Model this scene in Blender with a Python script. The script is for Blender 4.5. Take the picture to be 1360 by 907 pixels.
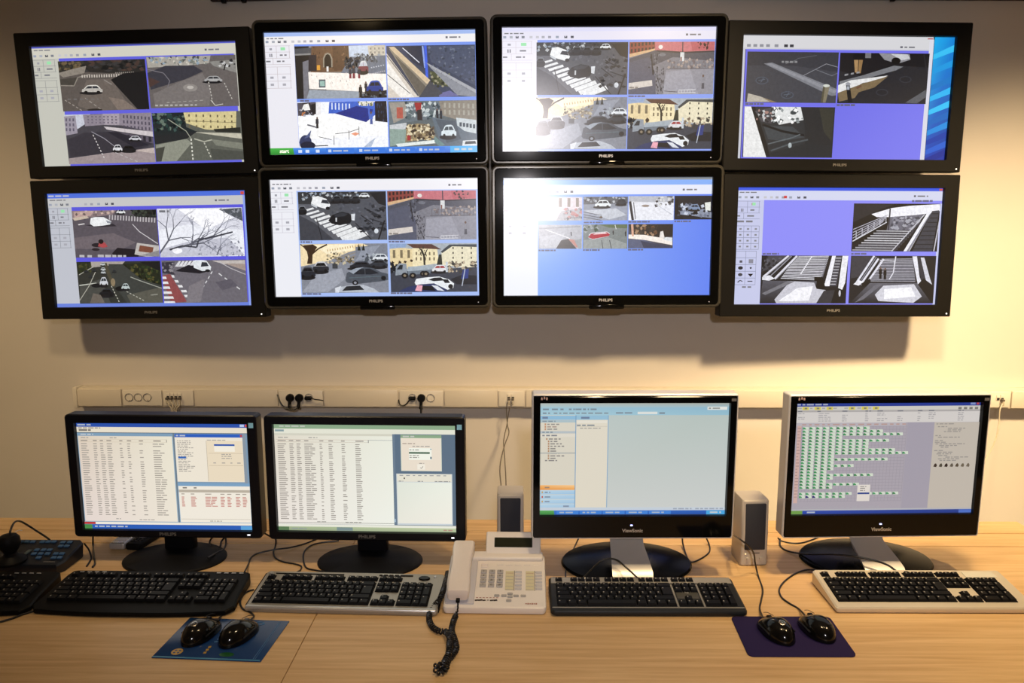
import bpy, bmesh, math, random
from mathutils import Matrix, Vector, Euler

for _o in list(bpy.data.objects):
    bpy.data.objects.remove(_o)
SC = bpy.context.scene
COL = SC.collection
random.seed(11)
R = math.radians

# ------------------------------------------------------------------ camera
F_PX, CX, CY = 1000.0, 680.0, 453.5
PITCH, YAW, CAM = R(8.727), R(0.566), Vector((0, 0, 1.64))
cam_d = bpy.data.cameras.new('camera')
cam_d.sensor_width = 36.0
cam_d.lens = 36.0 * F_PX / 1360.0
cam_d.clip_start = 0.05
cam = bpy.data.objects.new('camera', cam_d)
cam.location = CAM
cam.rotation_euler = (math.pi / 2 - PITCH, 0, YAW)
COL.objects.link(cam)
SC.camera = cam

# ------------------------------------------------------------------ light
SC.view_settings.view_transform = 'Standard'
SC.view_settings.look = 'None'
SC.view_settings.exposure = 0.0
SC.view_settings.gamma = 1.0
SC.view_settings.use_curve_mapping = False

world = bpy.data.worlds.new('world')
SC.world = world
world.use_nodes = True
world.node_tree.nodes['Background'].inputs[0].default_value = (0.9, 0.8, 0.72, 1)
world.node_tree.nodes['Background'].inputs[1].default_value = 0.05


def spot(name, loc, target, power, color, angle, blend, radius):
    l = bpy.data.lights.new(name, 'SPOT')
    l.energy = power
    l.color = color
    l.spot_size = R(angle)
    l.spot_blend = blend
    l.shadow_soft_size = radius
    o = bpy.data.objects.new(name, l)
    o.location = loc
    o.rotation_euler = (Vector(target) - Vector(loc)).to_track_quat('-Z', 'Y').to_euler()
    COL.objects.link(o)
    return o


WARM = (1.0, 0.73, 0.40)
# row of warm wall-washing ceiling spots above the desk, and one lamp at the back of the room
for lx, pw, an in ((2.45, 900, 66), (0.95, 490, 76), (-1.1, 125, 78), (-2.9, 180, 76)):
    spot('ceiling_spot', (lx, 1.45, 3.22), (lx * .97, 3.7, 0.36), pw, WARM, an, 1.0, 0.16)
for lx, pw in ((1.75, 150), (0.35, 75), (-1.2, 14)):
    spot('desk_downlight', (lx, 1.3, 3.22), (lx, 1.6, 0.74), pw, WARM, 72, 1.0, 0.06)
spot('room_lamp', (0.10, -1.6, 2.38), (0.2, 3.4, 1.5), 175, (1.0, 0.93, 0.95), 66, 1.0, 0.06)

# ------------------------------------------------------------------ helpers
_p, _y = PITCH, YAW
FW = Vector((-math.sin(_y) * math.cos(_p), math.cos(_y) * math.cos(_p), -math.sin(_p)))
RT = Vector((math.cos(_y), math.sin(_y), 0))
UP = RT.cross(FW)
ZD = 0.74            # desk height


def ray(x, y):
    return RT * ((x - CX) / F_PX) + UP * ((CY - y) / F_PX) + FW


def D(x, y, z=ZD):
    """point of the desk plane (or a plane z above the floor) seen at a pixel"""
    r = ray(x, y)
    return CAM + r * ((z - CAM.z) / r.z)


def AT(x, y, Y):
    r = ray(x, y)
    return CAM + r * (Y / r.y)


def lin(c):
    return c / 12.92 if c <= 0.04045 else ((c + 0.055) / 1.055) ** 2.4


def hexc(h):
    h = h.lstrip('#')
    return tuple(lin(int(h[i:i + 2], 16) / 255) for i in (0, 2, 4))


def soft(h, k=0.42):
    """small print reads paler than its ink"""
    h = h.lstrip('#')
    v = [int(h[i:i + 2], 16) for i in (0, 2, 4)]
    t = 205 if sum(v) < 420 else 150
    return '#%02x%02x%02x' % tuple(int(a + (t - a) * k) for a in v)


_m = {}


def mat(name, col, rough=0.5, metal=0.0, spec=0.5, noise=0.0, nscale=60.0, bump=0.0, emit=0.0, coat=0.0, alpha=1.0, trans=0.0):
    if name in _m:
        return _m[name]
    m = bpy.data.materials.new(name)
    m.use_nodes = True
    nt = m.node_tree
    b = nt.nodes['Principled BSDF']
    c = hexc(col) if isinstance(col, str) else col
    b.inputs['Base Color'].default_value = (*c, 1)
    b.inputs['Roughness'].default_value = rough
    b.inputs['Metallic'].default_value = metal
    b.inputs['Specular IOR Level'].default_value = spec
    b.inputs['Coat Weight'].default_value = coat
    b.inputs['Transmission Weight'].default_value = trans
    if emit:
        b.inputs['Emission Color'].default_value = (*c, 1)
        b.inputs['Emission Strength'].default_value = emit
    tc = nt.nodes.new('ShaderNodeTexCoord')
    n = nt.nodes.new('ShaderNodeTexNoise')
    n.inputs['Scale'].default_value = nscale
    n.inputs['Detail'].default_value = 3
    nt.links.new(tc.outputs['Object'], n.inputs['Vector'])
    mx = nt.nodes.new('ShaderNodeMix')
    mx.data_type = 'RGBA'
    k = max(noise, 0.02)
    mx.inputs[6].default_value = (*[v * (1 - k) for v in c], 1)
    mx.inputs[7].default_value = (*[min(1, v * (1 + k)) for v in c], 1)
    nt.links.new(n.outputs[0], mx.inputs[0])
    nt.links.new(mx.outputs[2], b.inputs['Base Color'])
    if bump:
        bp = nt.nodes.new('ShaderNodeBump')
        bp.inputs['Strength'].default_value = bump
        bp.inputs['Distance'].default_value = 0.002
        nt.links.new(n.outputs[0], bp.inputs['Height'])
        nt.links.new(bp.outputs[0], b.inputs['Normal'])
    _m[name] = m
    return m


def wood(name, c0, c1, scale=(1.3, 34, 14), seed=0.0):
    m = bpy.data.materials.new(name)
    m.use_nodes = True
    nt = m.node_tree
    b = nt.nodes['Principled BSDF']
    b.inputs['Roughness'].default_value = 0.42
    b.inputs['Specular IOR Level'].default_value = 0.35
    tc = nt.nodes.new('ShaderNodeTexCoord')
    mp = nt.nodes.new('ShaderNodeMapping')
    mp.inputs['Scale'].default_value = scale
    mp.inputs['Location'].default_value = (seed, seed * 2.3, 0)
    nt.links.new(tc.outputs['Object'], mp.inputs[0])
    n1 = nt.nodes.new('ShaderNodeTexNoise')
    n1.inputs['Scale'].default_value = 2.2
    n1.inputs['Detail'].default_value = 6
    n1.inputs['Distortion'].default_value = 0.6
    nt.links.new(mp.outputs[0], n1.inputs['Vector'])
    mp2 = nt.nodes.new('ShaderNodeMapping')
    mp2.inputs['Scale'].default_value = (scale[0] * 6, scale[1] * 14, 1)
    nt.links.new(tc.outputs['Object'], mp2.inputs[0])
    n2 = nt.nodes.new('ShaderNodeTexNoise')
    n2.inputs['Scale'].default_value = 3.0
    n2.inputs['Detail'].default_value = 2
    nt.links.new(mp2.outputs[0], n2.inputs['Vector'])
    ad = nt.nodes.new('ShaderNodeMath')
    ad.operation = 'MULTIPLY_ADD'
    nt.links.new(n2.outputs[0], ad.inputs[0])
    ad.inputs[1].default_value = 0.35
    nt.links.new(n1.outputs[0], ad.inputs[2])
    rp = nt.nodes.new('ShaderNodeValToRGB')
    rp.color_ramp.elements[0].position = 0.42
    rp.color_ramp.elements[0].color = (*hexc(c0), 1)
    rp.color_ramp.elements[1].position = 0.92
    rp.color_ramp.elements[1].color = (*hexc(c1), 1)
    nt.links.new(ad.outputs[0], rp.inputs[0])
    nt.links.new(rp.outputs[0], b.inputs['Base Color'])
    return m


def tagit(o, label=None, cat=None, group=None, kind=None):
    if label:
        o['label'] = label
    if cat:
        o['category'] = cat
    if group:
        o['group'] = group
    if kind:
        o['kind'] = kind
    return o


def thing(name, label, cat, loc=(0, 0, 0), rot=(0, 0, 0), group=None):
    o = bpy.data.objects.new(name, None)
    COL.objects.link(o)
    o.location = loc
    o.rotation_euler = rot
    o.empty_display_size = 0.05
    return tagit(o, label, cat, group)


def link_mesh(name, me, m, parent=None, loc=None, rot=None):
    o = bpy.data.objects.new(name, me)
    if m is not None and not me.materials:
        for q in (m if isinstance(m, (list, tuple)) else [m]):
            me.materials.append(q)
    COL.objects.link(o)
    if parent is not None:
        o.parent = parent
    if loc is not None:
        o.location = loc
    if rot is not None:
        o.rotation_euler = rot
    return o


class MB:
    """collects shapes into one mesh"""

    def __init__(s):
        s.v = []
        s.f = []
        s.mi = []

    def raw(s, v, f, M=None, mi=0):
        k = len(s.v)
        for p in v:
            p = Vector(p)
            s.v.append(tuple(M @ p) if M is not None else tuple(p))
        for q in f:
            s.f.append([i + k for i in q])
            s.mi.append(mi)
        return s

    def box(s, c, d, bev=0.0, seg=2, M=None, mi=0):
        bm = bmesh.new()
        bmesh.ops.create_cube(bm, size=1.0)
        for v in bm.verts:
            v.co = Vector((c[0] + v.co.x * d[0], c[1] + v.co.y * d[1], c[2] + v.co.z * d[2]))
        if bev > 0:
            bmesh.ops.bevel(bm, geom=bm.edges[:], offset=min(bev, min(d) * 0.49), segments=seg, profile=0.5, affect='EDGES')
        bm.verts.index_update()
        s.raw([v.co for v in bm.verts], [[v.index for v in f.verts] for f in bm.faces], M, mi)
        bm.free()
        return s

    def loops(s, ls, cap0=True, cap1=True, M=None, mi=0, closed=False):
        n = len(ls[0])
        v = [p for l in ls for p in l]
        f = []
        m = len(ls)
        for i in range(m if closed else m - 1):
            a, b = i * n, ((i + 1) % m) * n
            for j in range(n):
                j2 = (j + 1) % n
                f.append([a + j, a + j2, b + j2, b + j])
        if cap0 and not closed:
            f.append(list(range(n))[::-1])
        if cap1 and not closed:
            f.append([(m - 1) * n + j for j in range(n)])
        return s.raw(v, f, M, mi)

    def cyl(s, c0, c1, r0, r1=None, n=20, M=None, mi=0):
        r1 = r0 if r1 is None else r1
        c0, c1 = Vector(c0), Vector(c1)
        t = (c1 - c0).normalized()
        a = t.orthogonal().normalized()
        b = t.cross(a)
        ls = []
        for c, r in ((c0, r0), (c1, r1)):
            ls.append([c + (a * math.cos(2 * math.pi * i / n) + b * math.sin(2 * math.pi * i / n)) * r for i in range(n)])
        return s.loops(ls, M=M, mi=mi)

    def lathe(s, prof, n=32, M=None, sx=1.0, sy=1.0, mi=0):
        ls = [[(r * sx * math.cos(2 * math.pi * i / n), r * sy * math.sin(2 * math.pi * i / n), z) for i in range(n)] for r, z in prof]
        return s.loops(ls, M=M, mi=mi)

    def tube(s, pts, r, n=8, M=None, mi=0, smooth=6):
        pts = [Vector(p) for p in pts]
        if smooth and len(pts) > 2:
            q = []
            P = [pts[0] * 2 - pts[1]] + pts + [pts[-1] * 2 - pts[-2]]
            for i in range(1, len(P) - 2):
                for k in range(smooth):
                    t = k / smooth
                    a, b, c, d = P[i - 1], P[i], P[i + 1], P[i + 2]
                    q.append(0.5 * ((2 * b) + (c - a) * t + (2 * a - 5 * b + 4 * c - d) * t * t + (3 * b - a - 3 * c + d) * t ** 3))
            q.append(pts[-1])
            pts = q
        ls = []
        up = None
        for i, p in enumerate(pts):
            t = (pts[min(i + 1, len(pts) - 1)] - pts[max(i - 1, 0)])
            if t.length < 1e-9:
                t = Vector((0, 0, 1))
            t.normalize()
            if up is None:
                up = t.orthogonal().normalized()
            up = (up - t * up.dot(t))
            if up.length < 1e-6:
                up = t.orthogonal()
            up.normalize()
            b = t.cross(up)
            ls.append([p + (up * math.cos(2 * math.pi * j / n) + b * math.sin(2 * math.pi * j / n)) * r for j in range(n)])
        return s.loops(ls, M=M, mi=mi)

    def mesh(s, name, smooth=True, ang=35):
        me = bpy.data.meshes.new(name)
        me.from_pydata([tuple(v) for v in s.v], [], s.f)
        me.polygons.foreach_set('material_index', s.mi)
        if smooth:
            me.polygons.foreach_set('use_smooth', [True] * len(me.polygons))
            me.set_sharp_from_angle(angle=R(ang))
        me.update()
        return me

    def build(s, name, m, parent=None, loc=None, rot=None, smooth=True, ang=35):
        return link_mesh(name, s.mesh(name, smooth, ang), m, parent, loc, rot)


def rrect(w, h, r, n=5, cx=0, cz=0):
    """rounded rectangle outline, counter-clockwise seen from -Y"""
    o = []
    r = max(r, 1e-4)
    for sx, sz, a0 in ((1, -1, -90), (1, 1, 0), (-1, 1, 90), (-1, -1, 180)):
        for i in range(n + 1):
            a = R(a0 + 90 * i / n)
            o.append((cx + sx * (w / 2 - r) + r * math.cos(a), cz + sz * (h / 2 - r) + r * math.sin(a)))
    return o


def frame_ring(w, h, r, iw, ih, ir, cx, cz, front, back, chamfer=0.003, n=5, icx=0, icz=0, lip=0.004):
    """a picture-frame shaped ring in the xz plane, front face towards -Y"""
    mb = MB()
    ls = [[(x, back, z) for x, z in rrect(w, h, r, n, cx, cz)],
          [(x, front + chamfer, z) for x, z in rrect(w, h, r, n, cx, cz)],
          [(x, front, z) for x, z in rrect(w - 2 * chamfer, h - 2 * chamfer, max(r - chamfer, 0.0005), n, cx, cz)],
          [(x, front, z) for x, z in rrect(iw + 0.003, ih + 0.003, ir, n, icx, icz)],
          [(x, lip, z) for x, z in rrect(iw, ih, ir, n, icx, icz)],
          [(x, back, z) for x, z in rrect(iw, ih, ir, n, icx, icz)]]
    mb.loops(ls, closed=True)
    return mb


def text_mesh(name, body, size, m, parent, loc, rot=(math.pi / 2, 0, 0), extrude=0.0004, align='CENTER', bold=0.0, sx=1.0):
    cu = bpy.data.curves.new(name, 'FONT')
    cu.body = body
    cu.size = size
    cu.extrude = extrude
    cu.align_x = align
    cu.align_y = 'CENTER'
    cu.offset = bold
    cu.resolution_u = 3
    t = bpy.data.objects.new('tmp', cu)
    COL.objects.link(t)
    dg = bpy.context.evaluated_depsgraph_get()
    me = bpy.data.meshes.new_from_object(t.evaluated_get(dg))
    bpy.data.objects.remove(t)
    me.name = name
    me.materials.clear()
    o = link_mesh(name, me, m, parent, loc, rot)
    o.scale = (sx, 1, 1)
    return o


# ------------------------------------------------------------------ pictures on the screens
def hom(src, dst):
    """3x3 homography from four src points to four dst points"""
    A = []
    for (x, y), (u, v) in zip(src, dst):
        A.append([x, y, 1, 0, 0, 0, -u * x, -u * y, u])
        A.append([0, 0, 0, x, y, 1, -v * x, -v * y, v])
    n = 8
    for i in range(n):
        p = max(range(i, n), key=lambda k: abs(A[k][i]))
        A[i], A[p] = A[p], A[i]
        for k in range(n):
            if k != i:
                f = A[k][i] / A[i][i]
                for j in range(i, n + 1):
                    A[k][j] -= f * A[i][j]
    h = [A[i][n] / A[i][i] for i in range(n)] + [1]

    def fn(x, y):
        w = h[6] * x + h[7] * y + h[8]
        return ((h[0] * x + h[1] * y + h[2]) / w, (h[3] * x + h[4] * y + h[5]) / w)
    return fn


UNIT = [(0, 0), (1, 0), (1, 1), (0, 1)]


def pairs(a):
    return [(a[i], a[i + 1]) for i in range(0, len(a), 2)]


class Paint:
    """flat coloured shapes, drawn back to front; fn maps drawing coordinates to 0..1"""

    def __init__(s, fn, share=None):
        s.fn = fn
        s.polys = share.polys if share else []
        s.st = share.st if share else [0]

    @property
    def k(s):
        return s.st[0]

    @k.setter
    def k(s, v):
        s.st[0] = v

    def _add(s, pts, cols, layer=True):
        q = [(*s.fn(x, y), *c) for (x, y), c in zip(pts, cols)]
        for ax, lim, sg in ((0, 0, 1), (0, 1, -1), (1, 0, 1), (1, 1, -1)):
            o = []
            for i in range(len(q)):
                a, b = q[i - 1], q[i]
                da, db = (a[ax] - lim) * sg, (b[ax] - lim) * sg
                if (da >= 0) != (db >= 0):
                    t = da / (da - db)
                    o.append(tuple(a[j] + (b[j] - a[j]) * t for j in range(5)))
                if db >= 0:
                    o.append(b)
            q = o
            if len(q) < 3:
                return
        if layer:
            s.k += 1
        s.polys.append((q, s.k))

    def P(s, c, *a):
        p = pairs(a)
        s._add(p, [hexc(c)] * len(p))

    def G(s, c0, c1, *a):
        """four corners, first two c0, last two c1"""
        p = pairs(a)
        s._add(p, [hexc(c0), hexc(c0), hexc(c1), hexc(c1)])

    def Q(s, c, x0, y0, x1, y1):
        s.P(c, x0, y0, x1, y0, x1, y1, x0, y1)

    def L(s, c, w, *a):
        p = pairs(a)
        s.k += 1
        for (x0, y0), (x1, y1) in zip(p, p[1:]):
            d = math.hypot(x1 - x0, y1 - y0) or 1
            nx, ny = -(y1 - y0) / d * w / 2, (x1 - x0) / d * w / 2
            s._add([(x0 + nx, y0 + ny), (x1 + nx, y1 + ny), (x1 - nx, y1 - ny), (x0 - nx, y0 - ny)], [hexc(c)] * 4, False)

    def E(s, c, x, y, rx, ry=None, n=14):
        ry = rx if ry is None else ry
        s._add([(x + rx * math.cos(2 * math.pi * i / n), y + ry * math.sin(2 * math.pi * i / n)) for i in range(n)], [hexc(c)] * n)

    def S(s, cols, n, x0, y0, x1, y1, sz, asp=1.0):
        for c in cols:
            s.k += 1
            for _ in range(n):
                x, y = random.uniform(x0, x1), random.uniform(y0, y1)
                a, b = sz * random.uniform(.5, 1.3) * asp, sz * random.uniform(.5, 1.3)
                t = random.uniform(-.5, .5)
                s._add([(x - a, y - b * t), (x + a * t, y - b), (x + a, y + b * t), (x - a * t, y + b)], [hexc(c)] * 4, False)

    def W(s, c, x0, x1, y, h, gap=0.25, slope=0.0):
        """a line of tiny illegible words"""
        s.k += 1
        c = soft(c)
        x = x0
        while x < x1 - h * 0.5:
            w = min(h * random.uniform(1.0, 3.4), x1 - x)
            yy = y + (x - x0) * slope
            s._add([(x, yy - h / 2), (x + w, yy - h / 2 + w * slope), (x + w, yy + h / 2 + w * slope), (x, yy + h / 2)], [hexc(c)] * 4, False)
            x += w + h * gap * 2.5

    def dash(s, c, w, n, x0, y0, x1, y1, fill=0.55, w1=None):
        """dashed line"""
        s.k += 1
        w1 = w if w1 is None else w1
        for i in range(n):
            a, b = i / n, (i + fill) / n
            ww = w + (w1 - w) * a
            xa, ya, xb, yb = x0 + (x1 - x0) * a, y0 + (y1 - y0) * a, x0 + (x1 - x0) * b, y0 + (y1 - y0) * b
            d = math.hypot(xb - xa, yb - ya) or 1
            nx, ny = -(yb - ya) / d * ww / 2, (xb - xa) / d * ww / 2
            s._add([(xa + nx, ya + ny), (xb + nx, yb + ny), (xb - nx, yb - ny), (xa - nx, ya - ny)], [hexc(c)] * 4, False)

    def car(s, x, y, w, h, c, glass='#20242c', roof=None, sh='#1c1c20', fl=1):
        s.E(sh, x - fl * w * .06, y + h * .42, w * .56, h * .22)
        s.P(c, x - w * .5, y + h * .3, x - w * .48, y - h * .02, x - w * .3, y - h * .12, x + w * .35, y - h * .14, x + w * .5, y + h * .02, x + w * .5, y + h * .32)
        s.P(roof or c, x - w * .40, y - h * .08, x - w * .24, y - h * .46, x - w * .12, y - h * .52, x + w * .16, y - h * .54, x + w * .28, y - h * .46, x + w * .42, y - h * .1)
        s.P(glass, x - w * .33, y - h * .10, x - w * .2, y - h * .38, x + w * .22, y - h * .40, x + w * .34, y - h * .12)
        s.L(c, w * .03, x, y - h * .42, x, y - h * .1)
        s.E('#121214', x - w * .3, y + h * .32, w * .09, h * .16, 8)
        s.E('#121214', x + w * .3, y + h * .32, w * .09, h * .16, 8)

    def man(s, x, y, h, c='#202028', leg='#15151a'):
        s.P(leg, x - h * .1, y, x - h * .08, y - h * .45, x + h * .1, y - h * .45, x + h * .12, y)
        s.P(c, x - h * .14, y - h * .4, x - h * .12, y - h * .82, x + h * .12, y - h * .82, x + h * .14, y - h * .4)
        s.E('#6a5248', x, y - h * .9, h * .08, h * .1, 8)


_scrmat = {}


def screen_mat(name, rough, noise, spec=0.5):
    key = (name,)
    if key in _scrmat:
        return _scrmat[key]
    m = bpy.data.materials.new(name)
    m.use_nodes = True
    nt = m.node_tree
    b = nt.nodes['Principled BSDF']
    b.inputs['Base Color'].default_value = (0.012, 0.012, 0.014, 1)
    b.inputs['Roughness'].default_value = rough
    b.inputs['Specular IOR Level'].default_value = spec
    a = nt.nodes.new('ShaderNodeVertexColor')
    a.layer_name = 'Col'
    tc = nt.nodes.new('ShaderNodeTexCoord')
    n = nt.nodes.new('ShaderNodeTexNoise')
    n.inputs['Scale'].default_value = 75
    n.inputs['Detail'].default_value = 6
    n.inputs['Roughness'].default_value = 0.72
    nt.links.new(tc.outputs['Object'], n.inputs['Vector'])
    mr = nt.nodes.new('ShaderNodeMapRange')
    mr.inputs[1].default_value = 0.3
    mr.inputs[2].default_value = 0.7
    mr.inputs[3].default_value = 1 - noise
    mr.inputs[4].default_value = 1 + noise
    nt.links.new(n.outputs[0], mr.inputs[0])
    vm = nt.nodes.new('ShaderNodeVectorMath')
    vm.operation = 'SCALE'
    nt.links.new(a.outputs[0], vm.inputs[0])
    nt.links.new(mr.outputs[0], vm.inputs[3])
    nt.links.new(vm.outputs[0], b.inputs['Emission Color'])
    b.inputs['Emission Strength'].default_value = 1.0
    _scrmat[key] = m
    return m


def paint_object(name, paint, rect, W, H, m, parent, base, step=1.6e-5):
    """turn a painting into one mesh filling rect (u0, v0, u1, v1) of a W x H screen; returns depth used"""
    u0, v0, u1, v1 = rect
    V, F, C = [], [], []
    for q, k in paint.polys:
        i0 = len(V)
        for (u, v, r, g, b) in q:
            V.append(((u0 + u * (u1 - u0) - .5) * W, -(base + k * step), (.5 - v0 - v * (v1 - v0)) * H))
            C.append((r, g, b, 1))
        F.append(list(range(i0, len(V)))[::-1])
    me = bpy.data.meshes.new(name)
    me.from_pydata(V, [], F)
    ca = me.color_attributes.new('Col', 'FLOAT_COLOR', 'POINT')
    ca.data.foreach_set('color', [x for c in C for x in c])
    me.update()
    o = link_mesh(name, me, m, parent)
    return base + (paint.k + 1) * step


class Screen:
    """W x H metres; corners = where its four corners lie in drawing coordinates"""

    def __init__(s, parent, W, H, corners, ui_mat, view_mat):
        s.W, s.H, s.m, s.vm = W, H, ui_mat, view_mat
        s.parent = parent
        s.fn = hom(corners, UNIT)
        s.ui = Paint(lambda x, y: (x, y))      # in 0..1 of the screen
        s.px = Paint(s.fn, s.ui)               # in drawing coordinates, same list
        s.views = []

    def view(s, dest, fn, src=None, bg='#444444'):
        """dest: four corners in drawing coordinates; src: corners the drawing function uses"""
        d = [s.fn(*p) for p in pairs(dest)]
        u0, u1 = (d[0][0] + d[3][0]) / 2, (d[1][0] + d[2][0]) / 2
        v0, v1 = (d[0][1] + d[1][1]) / 2, (d[2][1] + d[3][1]) / 2
        p = Paint(hom(pairs(src or dest), UNIT))
        sq = pairs(src or dest)
        p.P(bg, *[c for q in sq for c in q])
        fn(p)
        s.views.append((p, (max(u0, 0), max(v0, 0), min(u1, 1), min(v1, 1))))

    def finish(s):
        # glass panel itself, then what it shows
        d = paint_object('screen', s.ui, (0, 0, 1, 1), s.W, s.H, s.m, s.parent, 0.0)
        scr = [c for c in s.parent.children if c.name.startswith('screen')][-1]
        for p, r in s.views:
            paint_object('camera_view', p, r, s.W, s.H, s.vm, scr, d)
        return scr

# ---- street-camera pictures (each drawn in the coordinates of its own picture)
def windows(g, c, x0, y0, x1, y1, nx, ny, fw=.45, fh=.6, dy=0.0):
    g.k += 1
    for i in range(nx):
        for j in range(ny):
            x = x0 + (x1 - x0) * (i + .5) / nx
            y = y0 + (y1 - y0) * (j + .5) / ny + dy * (i + .5) / nx
            a, b = (x1 - x0) / nx * fw / 2, (y1 - y0) / ny * fh / 2
            g._add([(x - a, y - b), (x + a, y - b), (x + a, y + b), (x - a, y + b)], [hexc(c)] * 4, False)


def v_crossing_silver(g):
    g.P('#2c2a28', 300, 235, 755, 225, 757, 302, 560, 300, 440, 294, 300, 300)
    g.S(['#5a5038', '#3c3a30', '#6a5a44'], 16, 305, 240, 430, 285, 9)
    g.S(['#1c1c1c', '#3a3838', '#4a3a34'], 16, 440, 236, 740, 290, 9, 2)
    g.P('#8a8278', 300, 300, 380, 278, 450, 262, 440, 300, 330, 322)
    g.P('#45413c', 312, 332, 400, 322, 385, 362, 316, 360)
    g.L('#8d867c', 5, 316, 364, 385, 366, 405, 322, 470, 306)
    g.dash('#c0b8ae', 15, 17, 425, 317, 640, 312, .5)
    g.dash('#8f8880', 7, 10, 600, 300, 700, 296, .5)
    g.P('#6a615b', 450, 335, 580, 330, 640, 430, 690, 488, 480, 498, 400, 470)
    g.P('#1b1b1d', 575, 335, 640, 302, 757, 292, 774, 490, 712, 490)
    g.L('#8d8680', 5, 540, 335, 580, 360)
    g.car(478, 385, 108, 44, '#b9b4ae', '#33363c', '#d8d4cc')
    g.dash('#a09890', 4, 5, 335, 440, 430, 500)
    g.dash('#a09890', 4, 4, 440, 430, 530, 496)
    g.W('#2d2927', 350, 530, 436, 6, 1.0)
    g.P('#80736a', 560, 425, 640, 440, 705, 488, 610, 493)
    g.E('#2a2624', 490, 492, 40, 7)


def v_junction_wide(g):
    g.P('#a8a39a', 763, 212, 1095, 205, 1085, 248, 960, 262, 770, 272)
    g.S(['#4c4c4c', '#cac6ba', '#7a8078', '#8fa0ae'], 15, 770, 215, 1090, 254, 8)
    g.P('#8a8884', 1085, 240, 1225, 230, 1232, 300, 1110, 264)
    g.S(['#2c2c30', '#c4c4c4'], 7, 1140, 235, 1215, 262, 9)
    g.P('#3b3a42', 765, 300, 860, 262, 1005, 260, 1055, 290, 960, 332, 780, 388)
    g.P('#4d3a36', 770, 320, 830, 345, 775, 375)
    g.L('#77737a', 4, 765, 280, 850, 300, 880, 340, 855, 410)
    g.P('#77716f', 930, 345, 1050, 300, 1090, 380, 1080, 470, 800, 480, 790, 410)
    g.E('#8f8985', 985, 376, 38, 20)
    g.E('#b9b3ad', 985, 374, 18, 9)
    g.car(1104, 332, 92, 34, '#a9a8a8', '#2c2e34')
    g.L('#16161a', 6, 1160, 285, 1170, 250)
    g.dash('#bdb9b2', 5, 7, 1080, 345, 1098, 460)
    g.dash('#bdb9b2', 5, 6, 1160, 350, 1200, 440)
    g.L('#c6c2ba', 4, 1088, 440, 1110, 468, 1150, 460)
    g.dash('#a8a49e', 4, 7, 860, 455, 1060, 440)
    g.W('#c4c0b8', 800, 1015, 470, 8, .5, -.02)


def v_street_facades(g):
    g.P('#c6c9d6', 333, 515, 480, 508, 455, 562, 410, 592, 340, 604)
    g.P('#8d8490', 438, 518, 790, 503, 793, 605, 640, 572, 545, 570, 448, 578)
    g.P('#a59ba5', 540, 512, 625, 510, 625, 570, 548, 570)
    windows(g, '#4f4a58', 640, 512, 785, 592, 8, 3, .4, .6, 10)
    windows(g, '#6e6674', 455, 520, 620, 566, 8, 3, .4, .55)
    g.P('#cbc3c6', 545, 578, 792, 602, 793, 628, 560, 594)
    g.P('#5c5663', 570, 600, 793, 632, 793, 662, 640, 640)
    windows(g, '#2c2a33', 600, 612, 790, 645, 7, 1, .5, .8, 14)
    g.P('#9a93a0', 335, 528, 398, 522, 408, 615, 345, 628)
    windows(g, '#615c6c', 340, 532, 396, 610, 3, 3)
    g.P('#35333c', 352, 650, 440, 612, 610, 604, 790, 664, 725, 692, 365, 742)
    g.P('#262530', 560, 606, 620, 608, 770, 668, 700, 684)
    g.L('#8e8b95', 4, 480, 606, 545, 640, 610, 690)
    g.car(702, 638, 62, 26, '#c9c9d0')
    g.P('#9c8f90', 358, 748, 560, 715, 800, 682, 802, 765, 358, 782)
    g.P('#c0b2ac', 700, 700, 800, 682, 800, 712)
    g.car(668, 692, 74, 32, '#191a20', '#08080a')
    g.car(612, 690, 48, 36, '#d8d8dc')
    g.dash('#c8c4c4', 5, 8, 488, 622, 545, 748)
    g.dash('#b5b0b0', 4, 5, 600, 712, 720, 760)


def v_curve_yellow(g):
    g.P('#20282a', 786, 505, 952, 503, 962, 580, 1012, 602, 800, 668)
    g.S(['#3d5450', '#12181a', '#647468', '#28403c'], 16, 790, 508, 950, 596, 10)
    g.P('#d6c894', 950, 506, 1222, 496, 1216, 602, 1060, 592, 962, 560)
    windows(g, '#6c6248', 960, 506, 1215, 590, 7, 3, .22, .45, 4)
    g.L('#8c8060', 3, 952, 548, 1218, 556)
    g.P('#282a26', 1100, 590, 1240, 580, 1240, 608, 1110, 604)
    g.P('#c2beac', 1000, 606, 1243, 612, 1246, 640, 1110, 622)
    g.P('#24272a', 800, 625, 1020, 600, 962, 640, 806, 668)
    g.P('#8d8f82', 806, 672, 962, 640, 985, 662, 905, 756, 803, 758)
    g.P('#44453e', 803, 690, 850, 680, 830, 756, 803, 757)
    g.P('#7e8074', 1085, 642, 1250, 662, 1252, 695, 1110, 674)
    g.P('#4c4e48', 1080, 690, 1250, 705, 1252, 745, 1090, 748)
    g.dash('#d6d6ca', 7, 6, 984, 640, 990, 756)
    g.dash('#c0c0b2', 6, 5, 1050, 660, 1085, 742)
    g.L('#b0b0a0', 6, 1000, 640, 1050, 655, 1090, 645)
    g.L('#9ea090', 4, 870, 540, 960, 600, 985, 640)


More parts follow.
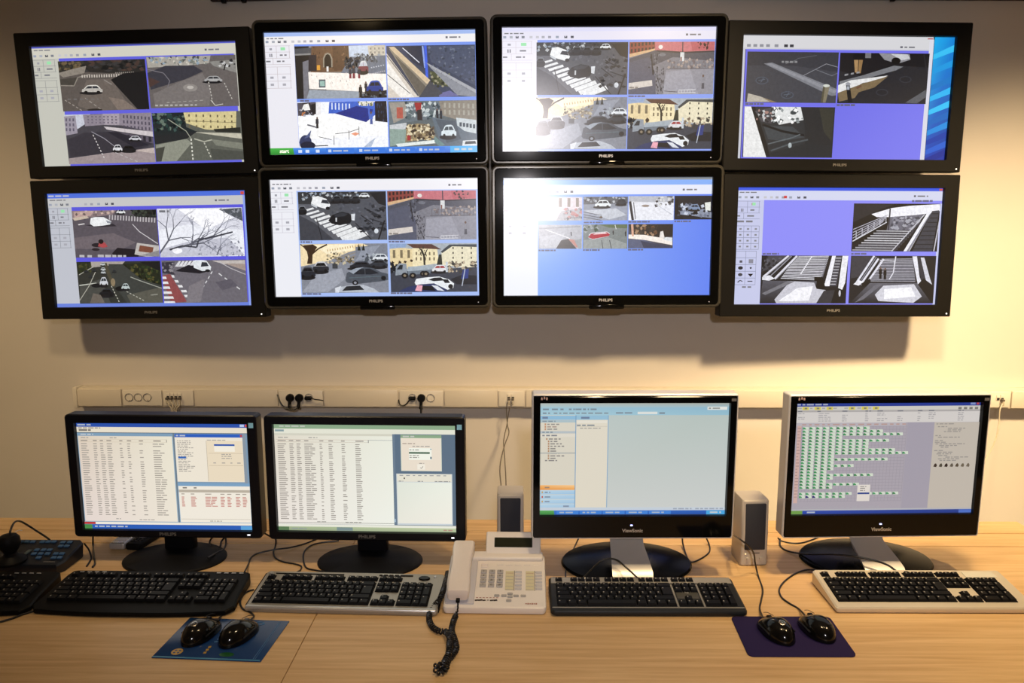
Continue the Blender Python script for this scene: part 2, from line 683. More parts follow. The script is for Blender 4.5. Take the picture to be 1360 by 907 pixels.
# second screen
def v_church_square(g):
    g.Q('#17181c', 248, 205, 330, 500)
    g.P('#4a4e55', 250, 228, 345, 222, 345, 262, 250, 264)
    g.P('#8d8d8d', 252, 256, 340, 252, 340, 262, 252, 265)
    g.P('#777780', 295, 300, 328, 290, 326, 500, 300, 500)
    g.P('#6d503b', 345, 214, 552, 212, 552, 355, 340, 358)
    g.P('#5a4030', 460, 214, 552, 212, 550, 345, 468, 350)
    g.S(['#80604a', '#4c3628'], 18, 350, 218, 545, 340, 7, .6)
    g.P('#9a9182', 408, 330, 408, 280, 420, 256, 435, 250, 450, 258, 460, 282, 460, 330)
    g.P('#1b1517', 415, 332, 415, 284, 424, 264, 435, 258, 446, 266, 453, 286, 453, 332)
    g.Q('#26222c', 330, 262, 372, 350)
    g.P('#c8d6ea', 550, 215, 690, 212, 690, 270, 552, 275)
    g.P('#c9c2b4', 655, 216, 752, 212, 752, 300, 700, 300, 660, 265)
    windows(g, '#8f8a84', 660, 220, 750, 285, 4, 3, .35, .5)
    g.P('#6d7686', 560, 275, 752, 268, 752, 375, 500, 370)
    g.S(['#2c3038', '#9aa2ac', '#4c5560'], 14, 580, 260, 720, 300, 9)
    g.S(['#14161c', '#2a2f3a'], 24, 530, 280, 600, 335, 11)
    g.P('#fdf6ef', 326, 356, 500, 362, 752, 368, 752, 470, 600, 462, 330, 445)
    g.S(['#a8a0a0', '#d8ccc4'], 16, 340, 362, 740, 430, 5, .4)
    g.dash('#c9c4cc', 5, 10, 650, 372, 750, 352, .5)
    g.dash('#c2c6d2', 6, 6, 670, 335, 748, 320, .5)
    g.car(628, 332, 56, 66, '#7a3a48', '#c8ccd8', '#d8dade')
    g.Q('#e0a03c', 374, 318, 392, 345)
    g.Q('#f2f0ee', 427, 326, 438, 354)
    for x, h in ((556, 80), (575, 92), (604, 78)):
        g.man(x, 392, h * .75, '#2c3040', '#803040')
    g.P('#9ba4b0', 330, 452, 600, 462, 600, 497, 316, 500)
    g.Q('#55606a', 384, 396, 420, 440)
    g.Q('#9cc0b8', 390, 404, 416, 432)
    g.L('#3a3840', 4, 378, 450, 424, 452)
    g.man(610, 495, 70, '#1c1c22')
    g.man(640, 470, 62, '#22222c')
    g.car(688, 440, 92, 68, '#1f3a90', '#0c1428', '#2c50b0')
    g.P('#1a1c24', 610, 478, 752, 455, 752, 500, 612, 500)
    g.S(['#5a6470', '#0c0c10'], 10, 620, 470, 750, 498, 8)


def v_bridge_rails(g):
    g.P('#39415c', 755, 210, 1245, 205, 1245, 300, 960, 320, 880, 300)
    g.P('#2a3044', 840, 215, 960, 212, 960, 330, 900, 300)
    g.P('#4a5268', 980, 214, 1245, 208, 1245, 430, 1000, 300)
    g.S(['#6c7486', '#39404f', '#58607a'], 26, 985, 215, 1245, 400, 8)
    g.L('#dfe3ee', 5, 845, 222, 935, 302)
    g.L('#8fa6e4', 9, 955, 212, 965, 330)
    g.L('#3f62e0', 14, 970, 210, 975, 385)
    g.P('#d8cfc4', 757, 250, 930, 490, 757, 495)
    g.P('#f2eee8', 757, 290, 900, 490, 830, 494, 757, 420)
    g.L('#5c5c60', 5, 757, 262, 922, 482)
    g.L('#4c4c50', 4, 757, 365, 880, 470)
    g.P('#8f8678', 772, 228, 800, 225, 990, 400, 988, 450, 930, 486)
    g.P('#655f56', 800, 262, 880, 338, 985, 452, 932, 484, 880, 400)
    g.P('#d6c0a0', 770, 218, 800, 216, 992, 398, 986, 460, 975, 420, 790, 240)
    g.P('#4c5034', 990, 345, 1040, 360, 1130, 440, 1010, 420)
    g.S(['#7d8060', '#2c3020', '#a09a80'], 12, 995, 355, 1100, 440, 8)
    g.P('#8c8f98', 970, 300, 1245, 450, 1245, 492, 1140, 480, 1000, 335)
    g.P('#a9abb2', 980, 305, 1245, 452, 1245, 470, 1000, 330)
    g.dash('#5d606c', 4, 9, 1000, 325, 1245, 475, .12)
    g.P('#6b6a9c', 1040, 470, 1100, 455, 1150, 485, 1040, 492)
    g.P('#44464e', 990, 400, 1060, 470, 1020, 490, 930, 488)


def v_plaza_sun(g):
    g.P('#55505a', 264, 522, 370, 516, 370, 582, 268, 592)
    g.P('#2c2830', 290, 525, 332, 520, 365, 582, 340, 590)
    g.P('#f8f6f4', 285, 565, 300, 530, 325, 525, 335, 560)
    g.S(['#c07a4a', '#a8a8b4', '#3c3a40'], 6, 272, 560, 360, 592, 8)
    g.Q('#f0eef0', 366, 516, 392, 596)
    g.P('#1a1a22', 340, 530, 366, 524, 366, 582, 345, 580)
    g.P('#3c64cc', 440, 518, 620, 514, 700, 520, 690, 590, 640, 628, 470, 580, 435, 580)
    windows(g, '#dfe8ff', 445, 520, 560, 560, 6, 1, .35, .9, 6)
    g.P('#1a2c86', 470, 580, 590, 540, 680, 560, 660, 612, 640, 628)
    g.P('#e8e4d8', 600, 515, 685, 512, 680, 540, 615, 540)
    g.S(['#707450', '#f6f2e8'], 8, 600, 515, 680, 535, 7)
    g.P('#0e1020', 690, 515, 755, 512, 757, 630, 690, 622)
    g.S(['#2c3c5c'], 14, 700, 530, 750, 620, 9, .4)
    g.P('#ffffff', 264, 600, 440, 582, 640, 628, 758, 634, 760, 700, 264, 720)
    g.L('#4a68c8', 9, 655, 530, 660, 612)
    g.man(668, 640, 70, '#5070c8', '#4a5a9a')
    g.man(372, 660, 62, '#303038')
    g.L('#6a6a74', 8, 318, 640, 370, 655)
    for x, y in ((463, 700), (545, 672), (600, 650)):
        g.L('#303038', 3, x, y, x, y + 50)
    g.L('#303038', 3, 380, 705, 450, 722)
    g.L('#303038', 3, 470, 690, 545, 682, 600, 664)
    g.P('#f0a080', 556, 690, 580, 682, 602, 690, 580, 702)
    g.P('#b4c0d4', 655, 735, 690, 712, 665, 760, 625, 762)
    g.E('#343c60', 308, 735, 34, 40)
    g.E('#1c2038', 320, 752, 42, 22)
    g.P('#55608a', 300, 715, 340, 668, 332, 705)
    g.L('#3c3c44', 5, 355, 755, 430, 752)


def v_wood_truck(g):
    g.P('#66727a', 764, 512, 1250, 505, 1250, 560, 1040, 600, 764, 640)
    g.P('#8c8478', 1040, 512, 1250, 506, 1250, 640, 1130, 610, 1060, 590)
    windows(g, '#a8a498', 1060, 515, 1245, 590, 7, 2, .4, .7, 6)
    g.P('#9c968e', 768, 520, 860, 516, 860, 600, 790, 630)
    g.Q('#b45a4c', 808, 545, 842, 605)
    g.S(['#304048', '#a8b4b8', '#55666a', '#c8d0d0'], 18, 860, 520, 1040, 610, 11)
    g.P('#a02c2c', 905, 520, 945, 520, 940, 560, 915, 568)
    g.P('#2a2224', 920, 560, 945, 556, 948, 615, 920, 615)
    for x in (1030, 1050):
        g.man(x, 612, 60, '#1c2430')
    g.P('#5d6b78', 1000, 600, 1250, 640, 1252, 760, 1050, 760)
    g.P('#4a5560', 1020, 610, 1130, 620, 1160, 720, 1080, 740)
    g.P('#c8ccd0', 768, 640, 860, 628, 860, 660, 770, 680)
    g.P('#8fa49c', 768, 660, 870, 665, 860, 740, 768, 755)
    g.P('#8a7a5e', 858, 665, 885, 640, 920, 632, 980, 638, 1010, 670, 1018, 705, 850, 735)
    g.S(['#c8b48c', '#5c4a34', '#a8946c', '#e0d4b4', '#3c3024'], 26, 862, 640, 1010, 722, 8, 1.2)
    g.P('#e4ece8', 800, 742, 1020, 722, 1022, 740, 810, 758)
    g.Q('#a03030', 862, 696, 880, 724)
    g.P('#6d8a8a', 1010, 700, 1070, 750, 1040, 758, 1012, 735)
    g.car(1092, 678, 84, 70, '#d8e4ea', '#3c4850')
    g.P('#c9d2d6', 1135, 602, 1248, 615, 1246, 690, 1180, 675, 1140, 645)
    windows(g, '#3c4a54', 1150, 615, 1244, 660, 5, 1, .7, .5, 14)
    g.P('#dfe4e8', 1170, 728, 1250, 724, 1250, 760, 1165, 760)
    g.P('#2c343c', 1185, 732, 1240, 730, 1245, 745, 1180, 748)


# third and sixth screens (drawn in the coordinates of the sixth)
def v_zebra_van(g):
    g.P('#34363a', 240, 170, 735, 165, 735, 215, 420, 240, 240, 240)
    g.S(['#8b97a4', '#23262a', '#5c6068', '#b8bcc0'], 16, 245, 168, 620, 215, 9)
    g.P('#50535c', 420, 215, 735, 190, 738, 440, 600, 410, 520, 300)
    g.S(['#626570', '#434650'], 30, 430, 230, 730, 420, 8)
    g.P('#1b1d22', 640, 175, 735, 168, 737, 250, 690, 235)
    for x, w in ((455, 62), (510, 58), (560, 56)):
        g.car(x, 212, w, 40, '#23262c', '#0e1014', '#585c64')
    g.car(610, 190, 60, 28, '#dfe3e6')
    g.P('#5e6068', 240, 240, 320, 240, 480, 360, 620, 440, 240, 445)
    for i in range(11):
        t = i / 10
        x, y = 290 + 270 * t, 268 + 150 * t
        w, h = 52 + 46 * t, 6 + 9 * t
        g.P('#e6e8ea', x - w * .65, y + h * 1.4, x + w * .62, y - h * 1.7, x + w * .75, y - h * .3, x - w * .5, y + h * 2.8)
    g.P('#40424a', 244, 300, 330, 345, 440, 440, 244, 445)
    g.car(262, 272, 52, 44, '#1c1e24', '#101218', '#787c84')
    g.P('#eef0f2', 312, 235, 322, 200, 352, 194, 398, 210, 420, 245, 402, 268, 345, 252)
    g.P('#30343c', 366, 232, 376, 214, 402, 216, 414, 238)
    g.P('#c2c8ce', 312, 236, 345, 252, 345, 262, 314, 246)
    g.E('#15161a', 405, 262, 12, 9)
    g.P('#15171c', 408, 330, 430, 300, 480, 282, 525, 290, 545, 320, 530, 345, 470, 358, 425, 348)
    g.P('#30343c', 440, 300, 478, 286, 520, 292, 500, 306, 450, 312)
    g.Q('#c8ccd0', 448, 315, 456, 338)
    g.P('#d8dce2', 536, 294, 558, 292, 555, 332, 538, 328)
    g.L('#18191e', 4, 340, 310, 372, 442)
    for a in ((560, 345, 650, 438), (590, 300, 660, 350), (610, 260, 690, 300), (640, 320, 735, 350)):
        g.L('#202228', 5, *a)
    g.S(['#1a1c22', '#2a2d34'], 16, 590, 250, 730, 400, 9, 1.6)
    g.E('#d2d8e0', 678, 390, 12, 14)
    g.L('#16171b', 8, 690, 440, 725, 330)


def v_red_square(g):
    g.P('#7c7c86', 740, 215, 1245, 200, 1245, 445, 740, 445)
    g.P('#8a4038', 742, 165, 890, 160, 890, 205, 745, 232)
    windows(g, '#2c1c1c', 745, 165, 890, 225, 7, 2, .5, .6, -14)
    g.P('#d6b088', 742, 226, 890, 196, 892, 206, 744, 244)
    g.P('#c4707a', 890, 160, 1245, 156, 1245, 205, 1060, 212, 890, 205)
    g.P('#b85c66', 1100, 158, 1245, 156, 1245, 200, 1110, 206)
    g.S(['#3c2428'], 12, 1115, 160, 1205, 205, 9, .7)
    g.E('#e8e2de', 923, 188, 13, 11)
    g.P('#4d4f5c', 744, 250, 890, 205, 1060, 212, 1245, 208, 1245, 262, 1000, 240, 850, 300, 744, 330)
    g.L('#2e2c36', 8, 900, 208, 1060, 216, 1245, 208)
    g.P('#55586a', 742, 270, 860, 240, 900, 330, 905, 440, 742, 440)
    g.S(['#2a2c34', '#6a6e7c'], 14, 855, 215, 920, 340, 8, .6)
    g.L('#23242c', 7, 870, 225, 885, 335)
    g.Q('#d8dadc', 1040, 215, 1064, 262)
    g.Q('#7a4a44', 1042, 240, 1050, 262)
    g.L('#3c3440', 6, 1052, 160, 1054, 215)
    g.S(['#6d6468', '#a89a94'], 22, 970, 250, 1245, 300, 8, 1.2)
    g.L('#4c4850', 3, 980, 300, 1245, 300)
    g.dash('#5c5860', 36, 14, 990, 282, 1245, 284, .12)
    g.P('#8f8f9a', 960, 310, 1245, 300, 1245, 440, 945, 440)
    g.P('#9c9ca8', 960, 320, 1100, 305, 1160, 440, 950, 440)
    g.L('#2c2c34', 3, 900, 330, 945, 430)
    g.S(['#2e2e36', '#4a4a54'], 22, 900, 300, 950, 435, 7, .5)
    g.P('#d4ccc6', 745, 378, 880, 362, 884, 392, 745, 412)
    g.W('#5c5048', 750, 800, 402, 9)
    g.man(1182, 408, 76, '#8c8c96', '#54545e')
    g.L('#dcdce2', 3, 1040, 415, 1140, 412)
    g.L('#dcdce2', 3, 1040, 430, 1140, 428)
    g.dash('#e6e6ea', 18, 6, 1040, 422, 1140, 420, .12)
    g.L('#3a3a44', 3, 955, 420, 1030, 425)
    g.E('#6f727e', 935, 228, 20, 9)


def v_parked_cars(g):
    g.P('#f3dfb4', 248, 465, 600, 460, 640, 478, 520, 510, 400, 560, 250, 590)
    g.P('#fdf0cf', 320, 470, 560, 462, 540, 500, 400, 520)
    g.dash('#c9a878', 12, 14, 400, 500, 600, 470, .35)
    g.S(['#8a7a60', '#5c5442', '#c8bca0'], 20, 400, 510, 560, 575, 8)
    g.L('#8d8478', 5, 440, 545, 560, 512)
    g.L('#8d8478', 5, 445, 565, 560, 530)
    g.P('#7d828e', 560, 480, 740, 465, 742, 560, 560, 570)
    g.P('#9298a6', 600, 485, 700, 470, 640, 540, 560, 560)
    g.P('#3b2a1c', 285, 575, 292, 540, 285, 500, 265, 470, 320, 465, 345, 480, 318, 520, 315, 575)
    g.L('#3b2a1c', 8, 315, 520, 350, 490, 400, 466)
    g.L('#4a3828', 6, 300, 520, 270, 480, 250, 465)
    g.P('#858994', 250, 600, 500, 580, 520, 690, 440, 738, 250, 740)
    g.P('#9ea2ae', 330, 640, 480, 600, 500, 660, 400, 735, 255, 735)
    for x in (580, 605):
        g.P('#1c2420', x - 9, 500, x, 460, x + 9, 500)
    g.S(['#23262c', '#a8b0b8', '#4a5058'], 12, 600, 520, 735, 560, 10)
    g.car(700, 540, 90, 40, '#dfe4ea', '#3c4654')
    g.car(590, 585, 130, 44, '#23252c', '#0e1014', '#3a3e48')
    g.car(690, 575, 100, 48, '#2c3038', '#12141a', '#50565e')
    g.Q('#3c3f44', 428, 575, 458, 602)
    g.car(362, 594, 92, 62, '#2a2b32', '#101114', '#c8c8cc')
    g.car(288, 625, 88, 66, '#24262e', '#101218', '#4c5058')
    g.P('#4c525c', 500, 672, 508, 628, 545, 604, 600, 592, 660, 600, 700, 622, 740, 632, 742, 665, 720, 672, 560, 690, 510, 682)
    g.P('#20242c', 548, 634, 580, 605, 640, 602, 690, 628, 640, 636)
    g.P('#9aa2ae', 520, 618, 560, 600, 610, 594, 590, 600, 545, 632)
    g.L('#4c525c', 4, 610, 600, 612, 636)
    g.E('#15161a', 555, 682, 17, 14)
    g.E('#9095a0', 555, 682, 8, 7)
    g.E('#15161a', 715, 656, 14, 13)
    g.L('#5e7078', 3, 520, 655, 700, 645)
    g.P('#b8bec8', 440, 735, 450, 708, 520, 698, 600, 694, 660, 715, 690, 738)
    g.P('#22262c', 480, 728, 505, 702, 580, 698, 605, 722)
    g.P('#d4d8e0', 440, 712, 475, 700, 460, 738, 442, 738)


def v_dump_truck(g):
    g.P('#e6d2a4', 752, 490, 800, 482, 880, 488, 880, 600, 755, 600)
    g.P('#f0e2ba', 880, 485, 1020, 482, 1030, 570, 880, 590)
    g.P('#5a3c34', 850, 462, 990, 462, 1045, 492, 885, 484)
    windows(g, '#7c7058', 756, 488, 880, 548, 3, 1, .35, .75)
    windows(g, '#7c7058', 890, 500, 1015, 560, 5, 2, .35, .6)
    g.S(['#3a2c20'], 5, 756, 550, 880, 580, 14, .6)
    g.P('#8fa6cc', 750, 462, 850, 460, 840, 480, 755, 488)
    g.P('#e8e0c4', 1045, 500, 1100, 468, 1245, 470, 1245, 600, 1045, 580)
    g.P('#3c4248', 1040, 505, 1090, 464, 1245, 462, 1245, 478, 1105, 474, 1050, 512)
    windows(g, '#2c2c28', 1085, 470, 1240, 580, 3, 4, .14, .4)
    g.P('#2c3028', 1015, 590, 1030, 520, 1045, 520, 1050, 590)
    g.L('#2a2620', 11, 948, 580, 946, 530, 930, 490)
    g.L('#2a2620', 5, 946, 530, 965, 490)
    g.L('#2a2620', 5, 940, 510, 918, 480)
    g.S(['#3c362c'], 14, 912, 480, 965, 530, 6, .6)
    g.P('#3c404c', 750, 620, 1250, 590, 1250, 735, 752, 735)
    g.S(['#1c1e24'], 14, 752, 570, 800, 620, 12)
    g.P('#8e97a2', 782, 640, 786, 590, 805, 570, 845, 572, 850, 630)
    g.P('#20262e', 790, 606, 808, 580, 825, 580, 822, 605)
    g.P('#a4b0ba', 852, 590, 990, 582, 1000, 604, 985, 612, 855, 622)
    g.P('#6d7884', 852, 615, 990, 605, 985, 625, 855, 638)
    for x in (835, 880, 940, 955):
        g.E('#141518', x, 640 if x < 900 else 630, 19, 17)
        g.E('#8a7c68', x, 640 if x < 900 else 630, 8, 7)
    g.car(1035, 602, 90, 44, '#dfe0e4', '#a03c40')
    g.Q('#c8d0d8', 1068, 562, 1080, 620)
    g.S(['#7a6a58', '#3c3a38', '#b8a890'], 10, 1085, 560, 1245, 620, 10)
    g.P('#1e2028', 1095, 660, 1160, 635, 1245, 640, 1245, 690, 1130, 690)
    g.P('#2c3c80', 1155, 660, 1165, 610, 1200, 600, 1195, 655)
    g.L('#b8c0d0', 5, 1160, 700, 1178, 600)
    g.P('#e8ecf0', 890, 680, 900, 658, 960, 650, 1030, 645, 1085, 662, 1115, 685, 1110, 710, 1075, 722, 900, 700)
    g.P('#1a1c22', 968, 664, 1000, 652, 1040, 650, 1060, 668, 1000, 672)
    g.P('#15171c', 1048, 660, 1080, 662, 1092, 682, 1062, 682)
    g.E('#15161a', 1095, 702, 14, 14)
    g.P('#2c3660', 800, 730, 850, 705, 920, 690, 1000, 684, 1075, 720, 1070, 738, 800, 738)
    g.P('#0e1018', 920, 720, 940, 698, 990, 700, 1010, 728)
    g.P('#d8dce4', 985, 694, 1020, 698, 1060, 728, 1020, 724)
    g.P('#e8a8b8', 892, 726, 905, 694, 935, 696, 930, 730)


# fourth screen
def v_line_floor(g):
    g.P('#35373f', 160, 230, 632, 228, 630, 330, 400, 300, 165, 300)
    g.P('#7c7e86', 248, 290, 290, 284, 630, 420, 628, 450, 600, 455)
    g.P('#8e9098', 262, 292, 285, 288, 625, 428, 615, 442)
    g.L('#8a8c94', 3, 450, 352, 570, 288, 630, 305)
    g.L('#75777f', 3, 515, 318, 600, 350, 630, 335)
    g.L('#5c5e66', 3, 420, 262, 520, 245)
    g.L('#6a6c72', 3, 360, 290, 420, 268)
    g.W('#5a5c62', 340, 420, 280, 10)
    for x, y in ((240, 378), (372, 452)):
        g.E('#4d5462', x, y, 34, 20)
        g.E('#3a3d46', x, y, 28, 15)
        g.L('#58606e', 4, x - 18, y, x + 16, y - 6)
        g.L('#58606e', 4, x - 6, y + 10, x + 8, y - 12)
    g.P('#b9b2a6', 170, 445, 230, 460, 310, 488, 165, 490)
    g.P('#8d7a5e', 240, 465, 320, 490, 290, 491)
    g.P('#827a66', 556, 405, 590, 405, 570, 490, 545, 490)
    g.P('#55503f', 556, 405, 566, 405, 556, 490, 545, 490)
    g.E('#d0d4cc', 573, 402, 17, 8)


def v_post_floor(g):
    g.P('#17171c', 640, 235, 1105, 235, 1105, 310, 960, 300, 760, 360, 640, 330)
    g.P('#8e8e94', 840, 235, 1000, 240, 1005, 268, 940, 290, 870, 270)
    g.P('#c8cace', 900, 238, 990, 240, 1002, 262, 960, 272)
    g.E('#0c0c0e', 930, 275, 24, 18)
    g.P('#101015', 700, 232, 765, 232, 760, 275, 710, 272)
    g.P('#a8865c', 712, 272, 735, 272, 732, 338, 718, 338)
    g.P('#94744c', 738, 272, 758, 272, 748, 342, 735, 342)
    g.Q('#75757a', 770, 235, 800, 262)
    g.P('#77797e', 640, 385, 760, 352, 920, 300, 968, 305, 930, 325, 790, 365, 640, 410)
    g.W('#8e9096', 665, 760, 352, 9, .6, -.2)
    g.P('#e4e4e4', 632, 405, 700, 378, 750, 372, 890, 352, 840, 378, 760, 392, 690, 432, 630, 445)
    g.P('#7c6a4e', 632, 445, 760, 395, 890, 356, 820, 415, 740, 440, 720, 470, 640, 490)
    g.P('#6c4c3a', 725, 415, 752, 402, 755, 412, 730, 424)
    g.P('#131317', 672, 395, 692, 395, 708, 492, 686, 492)
    g.E('#9a9ca4', 684, 398, 13, 9)
    g.Q('#aab0ba', 678, 410, 692, 428)
    for x, y in ((860, 440), (980, 372)):
        g.E('#34363e', x, y, 32, 18)
        g.E('#222329', x, y, 26, 13)
    g.P('#5c5e64', 980, 492, 1085, 425, 1090, 460, 1040, 495)
    g.L('#2c2c32', 6, 1075, 240, 1090, 330)


def v_torn_wall(g):
    g.P('#e9eaea', 152, 512, 185, 512, 235, 660, 270, 774, 150, 772)
    g.P('#17181a', 185, 512, 205, 512, 262, 680, 290, 774, 268, 774, 232, 660)
    g.P('#e2e4e4', 290, 512, 440, 512, 458, 580, 330, 606, 300, 560)
    g.S(['#8e9698', '#4c5456', '#ffffff'], 10, 300, 520, 450, 595, 10)
    g.E('#3c4448', 402, 545, 16, 9)
    g.P('#4c4a50', 205, 535, 300, 515, 310, 560, 290, 600, 240, 590)
    g.S(['#b08a80', '#c8ccce', '#2a2a2e'], 10, 215, 530, 305, 590, 9)
    g.P('#23262a', 440, 515, 615, 515, 605, 775, 470, 775, 460, 600)
    g.P('#34352f', 535, 520, 612, 518, 600, 690, 560, 640)
    g.P('#3f454a', 250, 610, 400, 615, 462, 670, 350, 690, 275, 680)
    g.L('#14161a', 12, 245, 605, 350, 640, 460, 660)
    g.L('#5f676c', 6, 275, 705, 400, 672, 440, 655)
    g.L('#4c5358', 8, 290, 740, 400, 700, 480, 682)
    g.E('#aab4b8', 388, 712, 9, 14)
    g.P('#22272c', 290, 750, 480, 700, 600, 720, 600, 775, 285, 775)


# fifth screen
def v_motorbike(g):
    g.P('#8c7a7c', 275, 225, 520, 222, 500, 248, 420, 258, 278, 275)
    g.P('#b89c96', 285, 232, 400, 228, 380, 255, 290, 265)
    g.S(['#6a5c5c', '#c8b0a4'], 8, 290, 228, 520, 250, 8)
    g.P('#26292a', 600, 222, 733, 220, 735, 262, 620, 262)
    g.S(['#3a4238', '#181a1a'], 14, 600, 222, 730, 258, 9)
    g.car(545, 232, 48, 26, '#e4e6e8')
    g.dash('#b9b4b8', 26, 17, 480, 262, 735, 278, .45)
    g.P('#c4b4a4', 278, 268, 360, 256, 370, 268, 290, 284)
    g.P('#302c34', 340, 308, 500, 298, 520, 312, 420, 318)
    g.P('#eceef0', 375, 300, 380, 268, 405, 262, 450, 262, 492, 285, 485, 302, 440, 310, 395, 314)
    g.P('#8a8e98', 462, 280, 488, 286, 490, 298, 470, 295)
    g.L('#d8d4d4', 6, 310, 306, 345, 300)
    g.L('#d0ccd0', 4, 605, 300, 640, 340, 735, 405)
    g.P('#6d646a', 280, 380, 500, 350, 620, 400, 540, 440, 290, 440)
    g.E('#241f26', 412, 418, 32, 12)
    g.P('#a8484c', 415, 425, 425, 392, 455, 405, 468, 425, 445, 432)
    g.E('#1c1418', 432, 398, 14, 13)
    g.E('#2a2228', 402, 442, 22, 8)
    g.P('#1c1820', 490, 462, 520, 430, 640, 440, 630, 480, 500, 480)
    g.P('#bdb8b4', 610, 465, 625, 402, 740, 415, 742, 470, 680, 478)
    g.P('#7a4a3a', 632, 448, 640, 415, 712, 425, 705, 456)
    g.P('#8c8a8c', 640, 470, 740, 440, 742, 475)
    g.W('#d4d0d4', 312, 380, 480, 13, .5)
    g.W('#d4d0d4', 412, 565, 477, 14, .2)


def v_bare_tree(g):
    g.P('#dadbe6', 735, 215, 1200, 205, 1212, 330, 900, 300, 745, 330)
    g.P('#fbfbff', 850, 215, 1090, 212, 1150, 262, 1000, 330, 900, 250)
    g.P('#50555c', 1075, 215, 1200, 205, 1205, 280)
    g.S(['#8d9099'], 14, 1080, 212, 1200, 230, 6)
    g.P('#c4c5d2', 745, 440, 900, 395, 1120, 370, 1212, 470, 745, 480)
    rnd = random.Random(5)

    def branch(x, y, a, l, w, d):
        x2, y2 = x + l * math.cos(a), y - l * math.sin(a)
        g.L('#5c5e6a' if d < 3 else '#8a8c9a', w, x, y, x2, y2)
        if d < 5:
            for _ in range(2 if d else 3):
                branch(x2, y2, a + rnd.uniform(-.75, .75), l * rnd.uniform(.55, .85), w * .68, d + 1)
    branch(742, 462, .95, 90, 9, 0)
    branch(800, 440, .25, 110, 11, 0)
    branch(950, 395, .35, 100, 7, 1)
    branch(920, 420, 1.4, 70, 6, 2)
    branch(1060, 470, 1.2, 60, 6, 2)
    g.E('#f4f4fa', 842, 446, 28, 16)
    g.L('#3c3e48', 9, 960, 385, 1040, 368, 1150, 340)
    g.L('#3c3e48', 8, 800, 440, 870, 418, 950, 426, 960, 390)
    g.S(['#7c7e8c', '#a4a6b4'], 26, 960, 390, 1200, 475, 7)
    g.W('#2c2e3a', 752, 805, 228, 12)


def v_avenue(g):
    g.P('#22281c', 300, 508, 380, 506, 372, 540, 305, 580)
    g.S(['#4a4a28', '#2a301c'], 14, 302, 510, 378, 560, 9)
    g.P('#a8a098', 376, 508, 560, 505, 545, 520, 380, 540)
    g.P('#20261a', 540, 520, 740, 508, 752, 635, 640, 600)
    g.S(['#3c4424', '#14180e', '#55502c', '#2c3a20'], 22, 560, 520, 750, 620, 9)
    g.P('#17191a', 640, 508, 750, 505, 750, 560)
    g.P('#3c3f3c', 470, 520, 545, 520, 640, 600, 755, 640, 755, 735, 560, 735, 470, 600)
    g.P('#58574e', 560, 690, 755, 645, 755, 735, 580, 735)
    g.L('#a4a69c', 4, 585, 590, 640, 612, 752, 652)
    g.P('#474844', 310, 640, 430, 600, 470, 735, 305, 735)
    g.L('#c4c6bc', 5, 308, 638, 400, 625)
    g.L('#aaa89c', 4, 310, 580, 400, 530)
    g.L('#aaa89c', 4, 305, 720, 360, 640, 400, 560)
    g.P('#4a4638', 440, 515, 462, 515, 500, 650, 480, 640)
    for y in (522, 548, 566):
        g.car(440, y, 26, 18, '#c4cacc')
    for x, y in ((350, 560), (395, 555), (370, 590), (500, 560)):
        g.car(x, y, 24, 14, '#2c3032')
    g.E('#14161a', 400, 638, 28, 12)
    g.car(440, 618, 44, 50, '#c9ccd2', '#2c343a')
    g.E('#8a7a60', 490, 620, 12, 22)
    g.car(452, 678, 80, 44, '#15171c', '#08090c', '#2c3036')
    g.E('#101114', 530, 655, 30, 14)
    g.car(556, 645, 44, 36, '#b9c4c4', '#2c3438')
    g.dash('#c0c0b4', 4, 6, 480, 640, 520, 735)
    g.dash('#b4b4a8', 4, 6, 560, 670, 660, 725)
    g.L('#8a8a80', 6, 690, 690, 730, 686)
    g.P('#6a625a', 360, 735, 380, 680, 420, 690, 440, 735)


def v_red_lane(g):
    g.P('#6c6870', 755, 510, 1215, 495, 1222, 735, 765, 735)
    g.P('#34323c', 760, 512, 830, 508, 800, 545, 830, 580, 760, 570)
    g.S(['#55525c', '#8a868c'], 10, 762, 508, 830, 560, 8)
    g.P('#c0b8b4', 1030, 500, 1215, 495, 1215, 515, 1100, 520)
    g.P('#a4948c', 1100, 515, 1215, 515, 1218, 555)
    for i in range(5):
        g.P('#dcdce0', 850 + i * 20, 505 - i, 862 + i * 20, 505 - i, 846 + i * 18, 535, 828 + i * 18, 535)
    g.P('#1b1a22', 828, 560, 900, 525, 960, 535, 1010, 560, 960, 572)
    g.P('#dfe4e8', 930, 540, 925, 502, 960, 494, 1000, 500, 1025, 535, 1020, 555, 975, 558)
    g.P('#30363e', 968, 535, 975, 508, 1002, 510, 1012, 530)
    g.E('#15161a', 1005, 556, 14, 8)
    g.P('#8d4a4c', 758, 585, 800, 575, 885, 728, 800, 735, 770, 640)
    for i in range(6):
        y = 590 + i * 27
        w = 14 + i * 5
        g.P('#e2e2e4', 756, y, 756 + w * 1.6, y, 758 + w * 1.7, y + 13, 757, y + 13)
        x = 806 + i * 16
        g.P('#e2e2e4', x, y - 8, x + w, y - 8, x + w + 5, y + 5, x + 6, y + 5)
    g.dash('#d6d6d8', 5, 6, 1030, 560, 935, 715)
    g.dash('#d6d6d8', 6, 4, 1065, 570, 1195, 670)
    g.L('#bdb9be', 4, 1060, 500, 1130, 540, 1215, 575)
    g.P('#5c5862', 1045, 620, 1130, 600, 1170, 640, 1080, 665)
    g.P('#7d787e', 900, 640, 990, 600, 960, 730, 880, 735)


